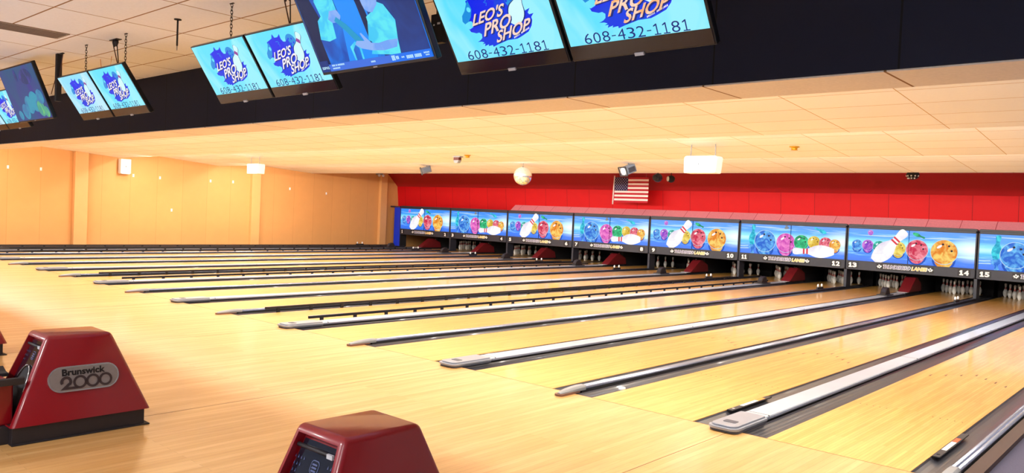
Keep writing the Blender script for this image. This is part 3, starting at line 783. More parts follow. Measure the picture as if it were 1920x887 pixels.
# ------------------------------------------------------------------ ball returns on the approach
def ball_return():
    t = thing('ball_return', '', 'ball return')
    # local origin at the middle of the hood footprint
    b = MB(); b.box(-0.255, 0.255, -0.435, 0.435, 0.0, 0.125, M_BASE); b.box(-0.27, 0.275, -0.44, 0.47, 0.0, 0.010, M_BASE); b.build('base_box', t, bevel=0.004)
    # hood shell with an open front
    lo = [(-0.27, -0.445, 0.12), (0.27, -0.445, 0.12), (0.27, 0.475, 0.12), (-0.27, 0.475, 0.12)]
    hi = [(-0.178, -0.215, 0.708), (0.178, -0.215, 0.708), (0.178, 0.215, 0.703), (-0.178, 0.215, 0.703)]
    bm = bmesh.new()
    vv = [bm.verts.new(p) for p in lo + hi]
    for f in [(3, 2, 1, 0), (4, 5, 6, 7), (1, 2, 6, 5), (2, 3, 7, 6), (3, 0, 4, 7)]: bm.faces.new([vv[i] for i in f])
    ff = bm.faces.new([vv[i] for i in (0, 1, 5, 4)])
    bm.normal_update()
    bmesh.ops.bevel(bm, geom=[e for e in bm.edges if not (abs(e.verts[0].co.z - 0.12) < 1e-4 and abs(e.verts[1].co.z - 0.12) < 1e-4)], offset=0.028, segments=4, affect='EDGES', profile=0.5)
    bm.faces.ensure_lookup_table(); bm.normal_update()
    front = max([f for f in bm.faces if f.normal.y < -0.7], key=lambda f: f.calc_area())
    r = bmesh.ops.inset_region(bm, faces=[front], thickness=0.012, depth=0.0)
    nrm = front.normal.copy()
    r = bmesh.ops.extrude_face_region(bm, geom=[front])
    nv = [g for g in r['geom'] if isinstance(g, bmesh.types.BMVert)]
    bmesh.ops.translate(bm, verts=nv, vec=-nrm * 0.045)
    if front.is_valid: bmesh.ops.delete(bm, geom=[front], context='FACES_ONLY')
    me = bpy.data.meshes.new('hood_shell')
    for f in bm.faces: f.smooth = True
    bm.to_mesh(me); bm.free(); me.materials.append(M_HOOD)
    o = bpy.data.objects.new('hood_shell', me); COL.objects.link(o); o.parent = t
    try:
        me.set_sharp_from_angle(angle=math.radians(40))
    except Exception: pass
    # front (mouth) plane frame: u across, v up the slope
    p0 = Vector((0, -0.445, 0.12)); p1 = Vector((0, -0.215, 0.705)); up = (p1 - p0).normalized(); H = (p1 - p0).length
    nr = Vector((0, -up.z, up.y)) 
    def fn(u, v, d): q = p0 + up * v + nr * (d - 0.036); return (u, q.y, q.z)
    hwf = lambda v: 0.27 - 0.100 * v / H - 0.045
    b = MB(); vs = [(-hwf(0.03), 0.03), (hwf(0.03), 0.03), (hwf(H - 0.05), H - 0.05), (-hwf(H - 0.05), H - 0.05)]
    b.flat(vs, fn, 0.0, M_GLASS)
    o = b.build('mouth_panel', t, fix=False)
    b = MB(); b.flat(circ(0.0, 0.20, 0.115, 0.20, n=32), fn, 0.002, M_DARK)
    for s in (-1, 1):
        b.tube([fn(s * 0.118 * math.cos(a), 0.20 + 0.205 * math.sin(a), 0.008) for a in [0.15 + 0.23 * k for k in range(7)]], 0.005, M_CHROME, n=6)
    b.build('ball_opening', o, fix=False)
    b = MB()
    M_FAINT = mat('faint_print', S(72, 82, 124), 0.4)
    for sx in (-1, 1):
        for r_ in range(3):
            for k in range(4 - r_):
                x_ = sx * (0.155 - k * 0.022 - r_ * 0.004); y_ = H - 0.135 - r_ * 0.030
                b.flat([(x_ - 0.003, y_ - 0.008), (x_ + 0.005, y_ - 0.006), (x_ + 0.001, y_ + 0.008)], fn, 0.002, M_FAINT)
    b.flat(rrect(-0.030, 0.030, H - 0.185, H - 0.125, 0.018), fn, 0.002, M_FAINT); b.flat(rrect(-0.026, 0.026, H - 0.181, H - 0.129, 0.015), fn, 0.003, M_GLASS)
    for q in range(3): b.flat(rrect(-0.018, 0.018, H - 0.176 + q * 0.014, H - 0.168 + q * 0.014, 0.003), fn, 0.004, M_FAINT)
    b.build('panel_lettering', o, fix=False)
    b = MB(); b.tube([fn(-0.15, H - 0.085, 0.012), fn(0.14, H - 0.085, 0.012)], 0.010, M_BASE, n=8); b.box(0.09, 0.13, fn(0, H - 0.085, 0.02)[1] - 0.012, fn(0, H - 0.085, 0.02)[1], fn(0, H - 0.085, 0.02)[2] - 0.01, fn(0, H - 0.085, 0.02)[2] + 0.01, M_GREYTXT)
    b.build('hand_dryer_slot', t)
    # badge on the side that faces the far lanes' foul line side (x+), laid on the sloping side
    a0 = Vector((0.27, 0.0, 0.12)); a1 = Vector((0.178, 0.0, 0.705)); us = (a1 - a0).normalized(); ns = Vector((us.z, 0, -us.x))
    for sgn in (1, -1):
        def fs(u, v, d, sgn=sgn):
            q = a0 + us * ((v - 0.12) / us.z) + ns * d
            return (sgn * q.x, sgn * u + 0.015, q.z)
        b = MB(); out = rrect(-0.235, 0.235, 0.315, 0.490, 0.087, n=9)
        b.add([fs(u, v, 0.0) for u, v in out] + [fs(u, v, 0.012) for u, v in out], [tuple(range(len(out), 2 * len(out)))] + [(i, (i + 1) % len(out), (i + 1) % len(out) + len(out), i + len(out)) for i in range(len(out))], M_CHROME)
        inn = rrect(-0.226, 0.226, 0.324, 0.481, 0.078, n=9); b.flat(inn, fs, 0.0125, M_BADGE)
        put_text(b, 'Brunswick', (-0.145, 0.425), (0.140, 0.425), (-0.145, 0.472), fs, 0.0145, M_BADGEK, 0.035)
        # overlapping outline numerals
        for c_ in (-0.030, 0.055, 0.140):
            ro, ri = 0.046, 0.030
            ring = circ(c_, 0.376, ro, n=28); rin = circ(c_, 0.376, ri, n=28); k = len(ring)
            b.add([fs(u, v, 0.0165) for u, v in ring] + [fs(u, v, 0.0165) for u, v in rin], [(i, (i + 1) % k, (i + 1) % k + k, i + k) for i in range(k)], M_BADGED)
        arc = circ(-0.120, 0.385, 0.038, n=16, a0=PI * 1.15, a1=-PI * 0.25); arci = circ(-0.120, 0.385, 0.019, n=16, a0=PI * 1.15, a1=-PI * 0.25); k = len(arc)
        b.add([fs(u, v, 0.0165) for u, v in arc] + [fs(u, v, 0.0165) for u, v in arci], [(i, i + 1, i + 1 + k, i + k) for i in range(k - 1)], M_BADGED)
        b.flat([(-0.093, 0.366), (-0.107, 0.376), (-0.158, 0.331), (-0.045, 0.331), (-0.040, 0.348), (-0.108, 0.348)], fs, 0.0165, M_BADGED)
        b.build('maker_badge', t, fix=False)
    # rack in front of the hood
    b = MB(); b.box(-0.15, 0.15, -1.75, -0.40, 0.12, 0.41, M_HOOD); b.build('rack_body', t, bevel=0.012)
    b = MB(); b.box(-0.19, 0.19, -1.80, -0.42, 0.0, 0.12, M_BASE); b.build('rack_base', t, bevel=0.004)
    for s in (-1, 1):
        b = MB(); b.prism([(s * 0.10, 0.40), (s * 0.24, 0.405), (s * 0.245, 0.45), (s * 0.225, 0.455), (s * 0.16, 0.43), (s * 0.10, 0.425)], -1.80, -0.36, M_BASE, axis='y'); b.build('rack_rail', t, bevel=0.004)
    return t
br_ = ball_return()
for k, j in enumerate((6, 7, 5)):
    o = br_ if k == 0 else dup(br_)
    o.location = (wides[j] + (0, 0.02, -0.13)[k], -3.895 + (0, 0.11, 0)[k], 0.0)
    tag(o, ['dark red ball return with oval silver badge, whole flank in view', 'dark red ball return cut off by the picture bottom, black mouth showing', 'dark red ball return of which only a corner shows'][k], 'ball return', 'ball returns on the approach')

# ------------------------------------------------------------------ overhead scoring monitors
E_SKY = emis('screen_sky', S(96, 222, 250), 1.0, col2=S(150, 236, 252), nscale=2.0)
E_SKY2 = emis('screen_sky_pale', S(140, 220, 250), 1.0, col2=S(186, 232, 250), nscale=2.0)
E_ULTRA = emis('screen_ultra', S(20, 40, 232), 1.0, col2=S(10, 70, 220), nscale=3.0)
E_MID = emis('screen_midblue', S(30, 140, 220), 1.0); E_TXTN = emis('screen_navy', S(24, 40, 120), 1.0)
E_TXTW = emis('screen_white', S(240, 236, 240), 1.0); E_TXTP = emis('screen_peach', S(246, 214, 196), 1.0); E_TXTO = emis('screen_orange', S(250, 176, 110), 1.0, col2=S(252, 214, 190), nscale=9)
E_PINW = emis('screen_pinwhite', S(206, 246, 252), 1.0); E_PINR = emis('screen_pinred', S(150, 60, 150), 1.0)
BLOB = [(.301, .510), (.300, .492), (.262, .446), (.224, .416), (.21, .379), (.225, .358), (.267, .371), (.289, .372), (.296, .361), (.289, .33), (.253, .318), (.243, .323), (.252, .299), (.297, .284), (.323, .286), (.342, .272), (.334, .247), (.311, .233), (.28, .224), (.317, .222), (.338, .213), (.314, .204), (.342, .204), (.33, .187), (.372, .196), (.364, .184), (.405, .188), (.405, .174), (.452, .186), (.506, .196), (.55, .205), (.636, .205), (.681, .218), (.745, .240), (.785, .275), (.805, .310), (.805, .330), (.833, .352), (.796, .349), (.789, .362), (.815, .388), (.775, .378), (.755, .372), (.70, .36), (.64, .44), (.620, .508), (.600, .495), (.575, .486), (.545, .490), (.528, .515), (.534, .560), (.515, .548), (.489, .536), (.445, .536), (.440, .548), (.432, .570), (.418, .560), (.40, .535), (.36, .525), (.325, .516)]
def monitor(kind, pale=False):
    W = 0.955
    t = thing('scoring_monitor', '', 'monitor', rot=(math.radians(33.5), 0, 0))
    b = MB(); b.box(0, W, 0.0, 0.045, 0.0, 0.590, M_BEZEL); b.build('housing', t, bevel=0.004)
    b = MB(); b.box(0.010, W - 0.010, -0.004, 0.0, 0.008, 0.094, M_BEZEL2); b.build('lower_bezel', t)
    fn = lambda u, v, d: (u * 0.96, -0.004 - d, v * 0.96)
    b = MB(); b.box(0.018, W - 0.018, -0.004, 0.0, 0.096, 0.580, E_SKY2 if pale else E_SKY)
    LT = {'o': E_TXTO, 'p': E_TXTP, 'w': E_TXTW}[kind]
    b.flat(circ(.655, .47, .075, n=24), fn, .001, E_MID)
    for dx, dz in ((.02, .03), (-.02, .035), (.03, -.005), (-.01, -.01)): b.flat(circ(.655 + dx, .47 + dz, .010, n=8), fn, .0015, E_ULTRA)
    b.flat(BLOB, fn, .002, E_ULTRA)
    b.flat([(.262, .446), (.224, .416), (.21, .379), (.225, .358), (.267, .371), (.30, .40), (.33, .45), (.32, .51), (.300, .492)], fn, .0025, E_MID)
    b.flat(circ(.303, .450, .018, n=12), fn, .003, E_SKY)
    b.tube([fn(.435, .500, .002), fn(.465, .500, .002), fn(.478, .486, .002), fn(.455, .478, .002), fn(.478, .470, .002), fn(.468, .455, .002)], 0.0025, E_MID, n=4)
    # pin behind the lettering
    def pin(d, m, k):
        base = (.650, .300); tip = (.805, .540)
        L_ = math.hypot(tip[0] - base[0], tip[1] - base[1]); ux, uy = (tip[0] - base[0]) / L_, (tip[1] - base[1]) / L_
        at = lambda s, q: (base[0] + ux * L_ * q - uy * s * .064 * k, base[1] + uy * L_ * q + ux * s * .064 * k)
        b.flat([at(s, q) for s, q in PINW] + [at(-s, q) for s, q in reversed(PINW[1:-1])], fn, d, m)
        return at
    pin(.0034, E_TXTN, 1.10); at = pin(.004, E_PINW, 0.96)
    b.flat([at(.46, .66), at(.34, .78), at(-.34, .78), at(-.46, .66)], fn, .0046, E_PINR)
    for s, p0, p1, p2 in (("LEO'S", (.285, .335), (.575, .372), (.345, .418)), ('PRO', (.355, .252), (.610, .296), (.412, .342)), ('SHOP', (.445, .196), (.755, .252), (.497, .278))):
        sh = lambda q: (q[0] + .006, q[1] - .007)
        put_text(b, s, sh(p0), sh(p1), sh(p2), fn, .0050, E_TXTN, 0.05)
        put_text(b, s, p0, p1, p2, fn, .0056, LT, 0.022)
    for q_ in range(15):
        u_ = .612 + .0102 * q_; v_ = .211 + .0033 * q_
        if q_ != 6: b.flat([(u_, v_), (u_ + .007, v_ + .002), (u_ + .009, v_ + .013), (u_ + .002, v_ + .011)], fn, .0050, E_TXTW)
    put_digits(b, '608-432-1181', (.140, .104), (.862, .104), (.142, .170), fn, .003, E_TXTN, -0.006, stroke=0.15, gap=0.26)
    b.build('screen', t, fix=False)
    b = MB(); b.box(W / 2 - 0.03, W / 2 + 0.03, -0.012, 0.0, -0.006, 0.012, M_GREYTXT); b.build('maker_logo', t)
    return t
mo = {'o': monitor('o'), 'p': monitor('p'), 'w': monitor('w')}
mo['x'] = monitor('w', True)
used = set()
MON = [(3.175, 'o', 'right monitor of the rightmost pair, orange lettering'), (2.20, 'p', 'left monitor of the rightmost pair, pale peach lettering'),
       (-0.170, 'w', 'right monitor of the middle pair, partly behind the television'), (-1.150, 'w', 'left monitor of the middle pair, beside a hanging chain'),
       (-3.670, 'w', 'right monitor of the far pair, between chain and ceiling edge'), (-4.660, 'x', 'left monitor of the far pair, washed pale on top'),
       (-7.60, 'w', 'monitor half behind the dark television at the left'), (-8.58, 'x', 'monitor cut off by the left picture edge')]
for x, k, lb in MON:
    if k in used: o = dup(mo[k])
    else: o = mo[k]; used.add(k)
    o.location = (x, -2.2, 2.637); tag(o, 'tilted ' + lb, 'monitor', 'overhead scoring monitors')

# televisions
def tv_shell(label, x, y, z, W, H, tilt):
    t = thing('television', label, 'television', (x, y, z), (math.radians(tilt), 0, 0), 'overhead televisions')
    b = MB(); b.box(0, W, 0.0, 0.05, 0.0, H, M_BEZEL); b.box(0.12, W - 0.12, 0.05, 0.085, 0.08, H * 0.6, M_BEZEL); b.build('housing', t, bevel=0.006)
    b = MB(); b.box(W / 2 - 0.02, W / 2 + 0.02, -0.004, 0.0, 0.006, 0.013, M_GREYTXT); b.build('maker_logo', t)
    return t
t = tv_shell('television showing two figures in pale shirts above a blue caption bar', 1.14, -2.6, 2.66, 1.245, 0.745, 29)
fn = lambda u, v, d: (u * 1.24, -0.003 - d, v * 1.24)
T_BG = emis('tv_blue', S(20, 74, 176), 1.0, col2=S(16, 120, 232), nscale=2.5); T_NAVY = emis('tv_navy', S(22, 44, 112), 1.0, col2=S(26, 60, 140), nscale=2.0)
T_BRIGHT = emis('tv_bright', S(20, 140, 250), 1.0); T_SHIRT = emis('tv_shirt', S(90, 226, 240), 1.0, col2=S(60, 196, 240), nscale=7); T_SKIN = emis('tv_skin', S(110, 160, 240), 1.0, col2=S(140, 176, 240), nscale=7)
T_BAR = emis('tv_bar', S(60, 110, 220), 1.0); T_BAR2 = emis('tv_bar_bright', S(20, 110, 236), 1.0); T_DARK = emis('tv_dark', S(14, 24, 70), 1.0); T_TXT = emis('tv_text', S(190, 232, 250), 1.0)
b = MB(); b.box(0.02, 1.225, -0.003, 0.0, 0.022, 0.725, T_BG)
b.flat([(.62, .045), (.985, .045), (.985, .58), (.55, .58)], fn, .0005, T_NAVY)
b.flat([(.30, .06), (.56, .06), (.60, .30), (.56, .58), (.34, .58), (.36, .30)], fn, .0008, T_BRIGHT)
b.flat([(.54, .14), (.60, .16), (.575, .40), (.55, .58), (.50, .58), (.53, .35)], fn, .001, T_DARK)
b.flat([(.02, .05), (.16, .05), (.20, .25), (.10, .58), (.02, .58)], fn, .001, T_DARK)
b.flat([(.12, .03), (.20, .06), (.26, .05), (.29, .20), (.25, .30), (.16, .31), (.116, .208)], fn, .0014, T_BG)
b.flat([(.116, .208), (.19, .189), (.26, .200), (.28, .30), (.32, .332), (.285, .353), (.35, .349), (.349, .46), (.30, .50), (.22, .48), (.18, .42), (.193, .334), (.151, .313)], fn, .002, T_SHIRT)
b.flat([(.285, .353), (.35, .352), (.37, .315), (.345, .285), (.28, .285), (.25, .31)], fn, .0025, T_SKIN)
b.flat([(.235, .50), (.32, .50), (.33, .57), (.23, .57)], fn, .0025, T_SKIN)
b.flat([(.325, .315), (.391, .265), (.456, .194), (.493, .153), (.429, .155), (.37, .225), (.300, .295)], fn, .0028, emis('tv_teal', S(20, 150, 200), 1.0))
b.flat([(.36, .06), (.44, .06), (.45, .14), (.41, .165), (.355, .14)], fn, .0026, T_SHIRT); b.flat([(.375, .06), (.425, .06), (.43, .125), (.405, .145), (.375, .12)], fn, .0030, T_BG)
b.flat([(.692, .349), (.745, .326), (.798, .236), (.769, .14), (.754, .061), (.69, .060), (.517, .081), (.563, .139), (.534, .161), (.577, .256), (.578, .281), (.629, .299)], fn, .003, T_SHIRT)
b.flat([(.576, .385), (.579, .351), (.585, .325), (.609, .304), (.643, .297), (.697, .333), (.720, .380), (.70, .45), (.63, .47), (.58, .44)], fn, .0034, T_SKIN)
b.flat([(.58, .44), (.63, .475), (.70, .455), (.725, .385), (.700, .36), (.69, .40), (.66, .43)], fn, .0038, T_DARK)
b.flat([(.68, .141), (.769, .14), (.743, .098), (.632, .09), (.53, .101), (.447, .121), (.407, .147), (.429, .166), (.496, .158), (.477, .202), (.49, .205), (.52, .17), (.549, .141), (.607, .134)], fn, .004, T_SKIN)
b.flat([(.017, .018), (.987, .018), (.987, .060), (.017, .060)], fn, .0045, T_BAR); b.flat([(.66, .018), (.987, .018), (.987, .062), (.66, .062)], fn, .005, T_BAR2); b.flat([(.017, .018), (.10, .018), (.10, .085), (.017, .085)], fn, .005, T_NAVY)
put_text(b, 'ESPN2', (.030, .034), (.098, .034), (.030, .050), fn, .006, T_TXT, 0.03)
for x0, x1, z0, z1 in ((.13, .16, .046, .056), (.165, .18, .046, .056), (.185, .25, .046, .056), (.13, .20, .029, .038), (.49, .53, .035, .045), (.67, .70, .028, .056), (.705, .73, .032, .050), (.75, .775, .036, .044), (.79, .845, .028, .046), (.855, .91, .028, .046), (.93, .975, .042, .050), (.94, .97, .030, .037)):
    n_ = max(2, int((x1 - x0) / .009))
    for q_ in range(n_):
        xa = x0 + (x1 - x0) * q_ / n_; b.flat([(xa, z0), (xa + (x1 - x0) / n_ * .72, z0), (xa + (x1 - x0) / n_ * .72, z1), (xa, z1)], fn, .006, T_TXT)
b.build('screen', t, fix=False)
t = tv_shell('television with a dim blue green picture at the left picture edge', -6.42, -2.42, 2.655, 1.36, 0.745, 22)
b = MB(); b.box(0.02, 1.34, -0.003, 0.0, 0.022, 0.725, emis('tv_dim', S(28, 84, 128), 1.0, col2=S(52, 60, 140), nscale=1.6, lo=0.35, hi=0.7))
fn = lambda u, v, d: (u, -0.003 - d, v)
T_D1 = emis('tv_dim_green', S(60, 150, 140), 1.0, col2=S(100, 190, 120), nscale=6); T_D2 = emis('tv_dim_blue', S(50, 120, 170), 1.0, col2=S(40, 150, 180), nscale=5); T_D3 = emis('tv_dim_violet', S(60, 70, 150), 1.0, col2=S(30, 60, 110), nscale=5)
for x_, z_, r_, m_ in ((.5, .14, .13, T_D2), (.72, .22, .15, T_D2), (.95, .25, .17, T_D2), (1.1, .15, .13, T_D1), (1.2, .30, .12, T_D2), (.25, .10, .08, T_D2), (1.25, .1, .09, T_D1)):
    b.flat([p_ for p_ in circ(x_, z_ , r_, r_ * .8)], fn, .001 + .0002 * x_ * 10, m_)
b.flat(circ(.6, .62, .05, .08), fn, .002, T_D3); b.flat(circ(.95, .58, .22, .10), fn, .0015, T_D3)
b.build('screen', t, fix=False)

# ------------------------------------------------------------------ hangers on the upper ceiling
def chain(x, y, z0, z1, label):
    b = MB(); n = int((z1 - z0) / 0.030)
    for k in range(n):
        zc = z1 - 0.018 - k * (z1 - z0) / n; ax = k % 2
        pts = []
        for q in range(9):
            a = 2 * PI * q / 8; u = 0.0105 * math.cos(a); v = 0.021 * math.sin(a)
            pts.append((x + (u if ax else 0), y + (0 if ax else u), zc + v))
        b.tube(pts, 0.0032, M_DARK, n=5, cap=False)
    b.box(x - 0.03, x + 0.03, y - 0.008, y + 0.008, z1 - 0.006, z1, M_DARK)
    tag(b.build('hanging_chain'), label, 'chain', 'chains holding the monitors')
chain(-0.495, -2.47, 3.15, ZC, 'thin steel chain above the left monitor of the middle pair')
chain(-3.88, -2.47, 3.15, ZC, 'thin steel chain above the washed pale monitor of the far pair')
chain(-2.76, -2.47, 3.15, ZC, 'thin steel chain beside the right end of the far monitor pair')
chain(2.75, -2.47, 3.15, ZC, 'thin steel chain above the rightmost monitor pair')
chain(0.70, -2.47, 3.15, ZC, 'thin steel chain mostly behind the lit television')
chain(3.80, -2.47, 3.15, ZC, 'thin steel chain above the right end of the rightmost monitor pair')
def cables(x, y, label):
    t = thing('cable_drop', label, 'cables', group='cable drops to the monitors')
    b = MB(); b.box(x - 0.10, x + 0.10, y - 0.03, y + 0.03, ZC - 0.008, ZC, M_BASE); b.build('ceiling_plate', t)
    for s, dx in ((-1, 0.05), (1, -0.07)):
        b = MB(); b.lathe([(0.004, 0), (0.020, 0.0), (0.022, -0.03), (0.010, -0.07), (0.004, -0.075)], M_BASE, (x + s * 0.03, y, ZC - 0.006), n=10); b.build('plug', t)
        b = MB(); pts = [(x + s * 0.03 + (dx) * q, y + 0.06 * q + 0.008 * s, ZC - 0.07 - 0.32 * q) for q in [i / 6 for i in range(7)]]
        b.tube(pts, 0.006, M_CABLE if s < 0 else M_DARK, n=6); b.build('cable', t)
cables(-3.22, -2.40, 'two dark cables dropping from a ceiling plate to the far monitor pair')
cables(0.29, -2.40, 'two dark cables dropping from a ceiling plate to the middle monitor pair')
t = thing('ceiling_pole', 'short black pole with round foot hanging alone from the ceiling', 'pole', (-1.565, -2.46, 0))
b = MB(); b.lathe([(0.001, ZC), (0.035, ZC), (0.035, ZC - 0.008), (0.001, ZC - 0.009)], M_DARK, n=16); b.build('flange', t)
b = MB(); b.tube([(0, 0, ZC - 0.005), (0, 0, 3.20)], 0.009, M_DARK); b.tube([(0, 0, 3.20), (0, 0, 3.155)], 0.005, M_STEEL, n=6); b.build('pole_tube', t)
t = thing('ceiling_mount', 'thick black ceiling post behind the dim television', 'mount', (-4.87, -2.44, 0))
b = MB(); b.box(-0.035, 0.035, -0.03, 0.03, 2.86, ZC, M_DARK); b.build('mount_post', t, bevel=0.004)
b = MB(); b.box(-0.05, 0.16, -0.012, 0.012, ZC - 0.012, ZC, M_DARK); b.tube([(0.14, 0, ZC), (0.03, 0.0, 3.14)], 0.006, M_CABLE, n=6); b.tube([(-0.03, 0, 3.25), (-0.30, 0.02, 2.98)], 0.005, M_CABLE, n=6); b.build('mount_brace', t)
t = thing('tv_mount', 'black slotted steel bracket at the right edge of the lit television', 'mount', (2.06, -2.34, 0))
b = MB(); b.box(-0.02, 0.10, -0.02, 0.02, 2.84, 3.04, M_DARK); b.build('bracket_plate', t, bevel=0.004)
b = MB(); b.tube([(0.04, 0, 3.0), (0.04, 0, ZC)], 0.02, M_DARK); b.build('bracket_tube', t)
b = MB(); b.box(0.01, 0.022, -0.024, -0.02, 2.96, 2.97, M_WHITE); b.box(0.05, 0.075, -0.024, -0.02, 2.965, 2.978, M_WHITE); b.build('bracket_slots', t)
b = MB()
b.tube([(-4.72, -2.0, ZC - 0.005), (-4.66, -2.0, 3.28), (-4.52, -2.0, 3.22), (-4.40, -2.0, 3.28), (-4.36, -2.0, ZC - 0.005)], 0.004, M_ORANGE, n=6)
tag(b.build('loose_wire'), 'thin orange wire looping down from the ceiling behind the dim television', 'wire')
t = thing('ceiling_vent', 'long grey air vent in the tiled ceiling, top left', 'vent', (-3.6, -3.12, 0))
b = MB(); b.box(-0.20, 0.20, -1.0, 0.31, ZC - 0.006, ZC, M_VENT); b.build('vent_frame', t)
for k in range(7):
    b = MB(); b.box(-0.17 + k * 0.05, -0.145 + k * 0.05, -0.97, 0.28, ZC - 0.012, ZC - 0.006, mat('vent_slat', S(124, 112, 106), 0.6) if k == 0 else bpy.data.materials['vent_slat']); b.build('slat', t)

# ------------------------------------------------------------------ things hanging from the lane ceiling
def ceil_z(y):
    for ya, za, yb, zb in LIPS:
        if ya <= y <= yb: return za + (zb - za) * (y - ya) / (yb - ya)
    return 3.2
def white_box(x, label):
    y = 7.0
    t = thing('hanging_box', label, 'hanging unit', (x, y, 0), group='white hanging boxes')
    b = MB(); b.prism([(-0.33, 2.58), (0.30, 2.58), (0.33, 2.86), (0.30, 2.895), (-0.31, 2.895), (-0.335, 2.86)], -0.10, 0.16, M_WHITE, axis='y'); b.build('box_body', t, bevel=0.02)
    b = MB(); b.lathe([(0.001, -0.002), (0.010, -0.002), (0.010, 0.002), (0.001, 0.002)], M_CHAR, (-0.03, -0.103, 2.745), n=10, axis='y'); b.build('box_dot', t)
    for s in (-1, 1):
        b = MB(); b.tube([(s * 0.25, 0.0, 2.88), (s * 0.24, 0.0, ceil_z(y) + 0.0)], 0.010, M_CREAM, n=6); b.build('hanger', t)
white_box(-0.90, 'large white hanging box above the flag end of the lanes')
white_box(-16.42, 'small looking white hanging box in front of the tan wall')
# mirror ball
t = thing('mirror_ball', 'round mirror ball hanging above the red wall', 'mirror ball', (-8.40, 10.6, 2.757))
b = MB(); b.sphere((0, 0, 0), 0.258, mat('mirror_tiles', S(250, 250, 250), 0.12, metal=0.9), n=18, smooth=False); b.build('ball', t, fix=False)
b = MB(); b.tube([(0, 0, 0.25), (0, 0, ceil_z(10.6) - 2.757)], 0.006, M_STEEL, n=6); b.lathe([(0.001, 0.262), (0.03, 0.262), (0.03, 0.24), (0.001, 0.24)], M_DARK, n=12); b.build('hook', t)
b = MB(); b.box(-0.33, -0.27, 0.02, 0.1, -0.10, 0.03, M_DARK); b.box(-0.30, -0.2, 0.04, 0.06, -0.02, 0.0, M_DARK); b.build('motor', t)
# metal spotlights
def spot(x, y, z, yaw, tilt, label, body):
    t = thing('spotlight', label, 'spotlight', (x, y, z), (0, 0, 0), 'can spotlights')
    R_ = Matrix.Rotation(yaw, 4, 'Z') @ Matrix.Rotation(tilt, 4, 'X')
    b = MB(); b.prism([(-0.13, -0.10), (0.13, -0.10), (0.15, 0.0), (0.13, 0.10), (-0.13, 0.10), (-0.15, 0.0)], -0.06, 0.24, body, axis='y'); b.xf(R_); b.build('can', t, bevel=0.008)
    b = MB()
    for s in (-1, 1): b.box(s * 0.15 - 0.006, s * 0.15 + 0.006, 0.00, 0.20, -0.06, 0.06, mat('vane_dark', S(54, 54, 84), 0.4) if s < 0 else M_CHAR)
    b.xf(R_); b.build('can_side', t)
    b = MB(); b.lathe([(0.001, -0.075), (0.095, -0.075), (0.105, -0.06), (0.001, -0.055)], M_LAMPGLASS, n=20, axis='y'); b.xf(R_); b.build('lens', t)
    b = MB(); b.box(-0.16, 0.16, -0.085, -0.065, 0.10, 0.125, M_DARK); b.box(-0.16, 0.16, -0.085, -0.065, -0.125, -0.10, M_DARK); b.box(-0.17, -0.145, -0.085, -0.065, -0.12, 0.12, M_DARK); b.box(0.145, 0.17, -0.085, -0.065, -0.12, 0.12, M_DARK); b.xf(R_); b.build('barn_door', t)
    b = MB(); b.tube([(0.0, 0.12, 0.10), (0, 0.12, ceil_z(y + 0.12) - z)], 0.012, M_STEEL, n=8); b.build('yoke', t)
spot(-12.68, 10.7, 2.925, math.radians(-38), math.radians(18), 'dark sided metal spotlight hanging near the left end of the red wall', mat('spot_steel', S(96, 96, 104), 0.3, metal=0.5))
spot(-5.05, 10.7, 2.90, math.radians(-22), math.radians(22), 'pale metal spotlight hanging just above the flag', mat('spot_pale', S(116, 126, 146), 0.35, metal=0.3))
# ceiling detector box and brass sprinklers
t = thing('ceiling_sensor', 'small brown and white sensor box under the lane ceiling', 'sensor', (-8.02, 7.67, ceil_z(7.67)))
b = MB(); b.box(-0.09, 0.09, -0.05, 0.05, -0.10, -0.03, mat('brown_box', S(96, 30, 20), 0.5)); b.build('box_upper', t)
b = MB(); b.prism([(-0.10, -0.10), (0.10, -0.10), (0.05, -0.17), (-0.05, -0.17)], -0.05, 0.05, M_CREAM, axis='y'); b.build('box_lower', t)
b = MB(); b.box(-0.11, 0.14, -0.06, 0.06, -0.03, 0.0, M_CREAM); b.build('mount_plate', t)
def sprk(x, y, label):
    b = MB(); z = ceil_z(y); b.lathe([(0.001, 0.0), (0.085, 0.0), (0.085, -0.012), (0.06, -0.016), (0.045, -0.05), (0.06, -0.055), (0.06, -0.062), (0.001, -0.066)], M_BRASS, n=20)
    tag(b.build('sprinkler_head', loc=(x, y, z)), label, 'sprinkler', 'brass sprinkler heads')
sprk(-7.55, 7.55, 'brass ceiling disc beside the small sensor box'); sprk(0.60, 7.47, 'brass ceiling disc right of the large white hanging box')
# dark lamps under the last lip
def round_lamp(x, y, z, r, face, body, label):
    t = thing('party_light', label, 'light', (x, y, z), group='dark lamps before the red wall')
    b = MB(); b.sphere((0, 0, 0), r, body, n=10, sc=(1, 1, 0.95)); b.build('lamp_body', t)
    b = MB(); b.lathe([(0.001, -r * 1.02), (r * 0.62, -r * 0.98), (r * 0.66, -r * 0.80), (0.001, -r * 0.78)], face, n=16, axis='y'); b.xf(Matrix.Rotation(math.radians(-35 if face is M_LAMPGLASS else -20), 4, 'Z')); b.build('lamp_face', t)
    b = MB(); b.tube([(0, 0, r * 0.8), (0, 0, 3.25 - z)], 0.015, M_DARK); b.build('lamp_stem', t)
round_lamp(-6.85, 15.2, 3.00, 0.145, M_CHAR, mat('lamp_blueblack', S(40, 44, 66), 0.3), 'dark round lamp above and right of the flag')
round_lamp(-6.38, 15.2, 2.965, 0.12, M_LAMPGLASS, M_DARK, 'black round lamp with a pale face right of the flag')
t = thing('party_light', 'black cluster light with white bulbs under the ceiling edge', 'light', (0.46, 15.2, 3.09), group='dark lamps before the red wall')
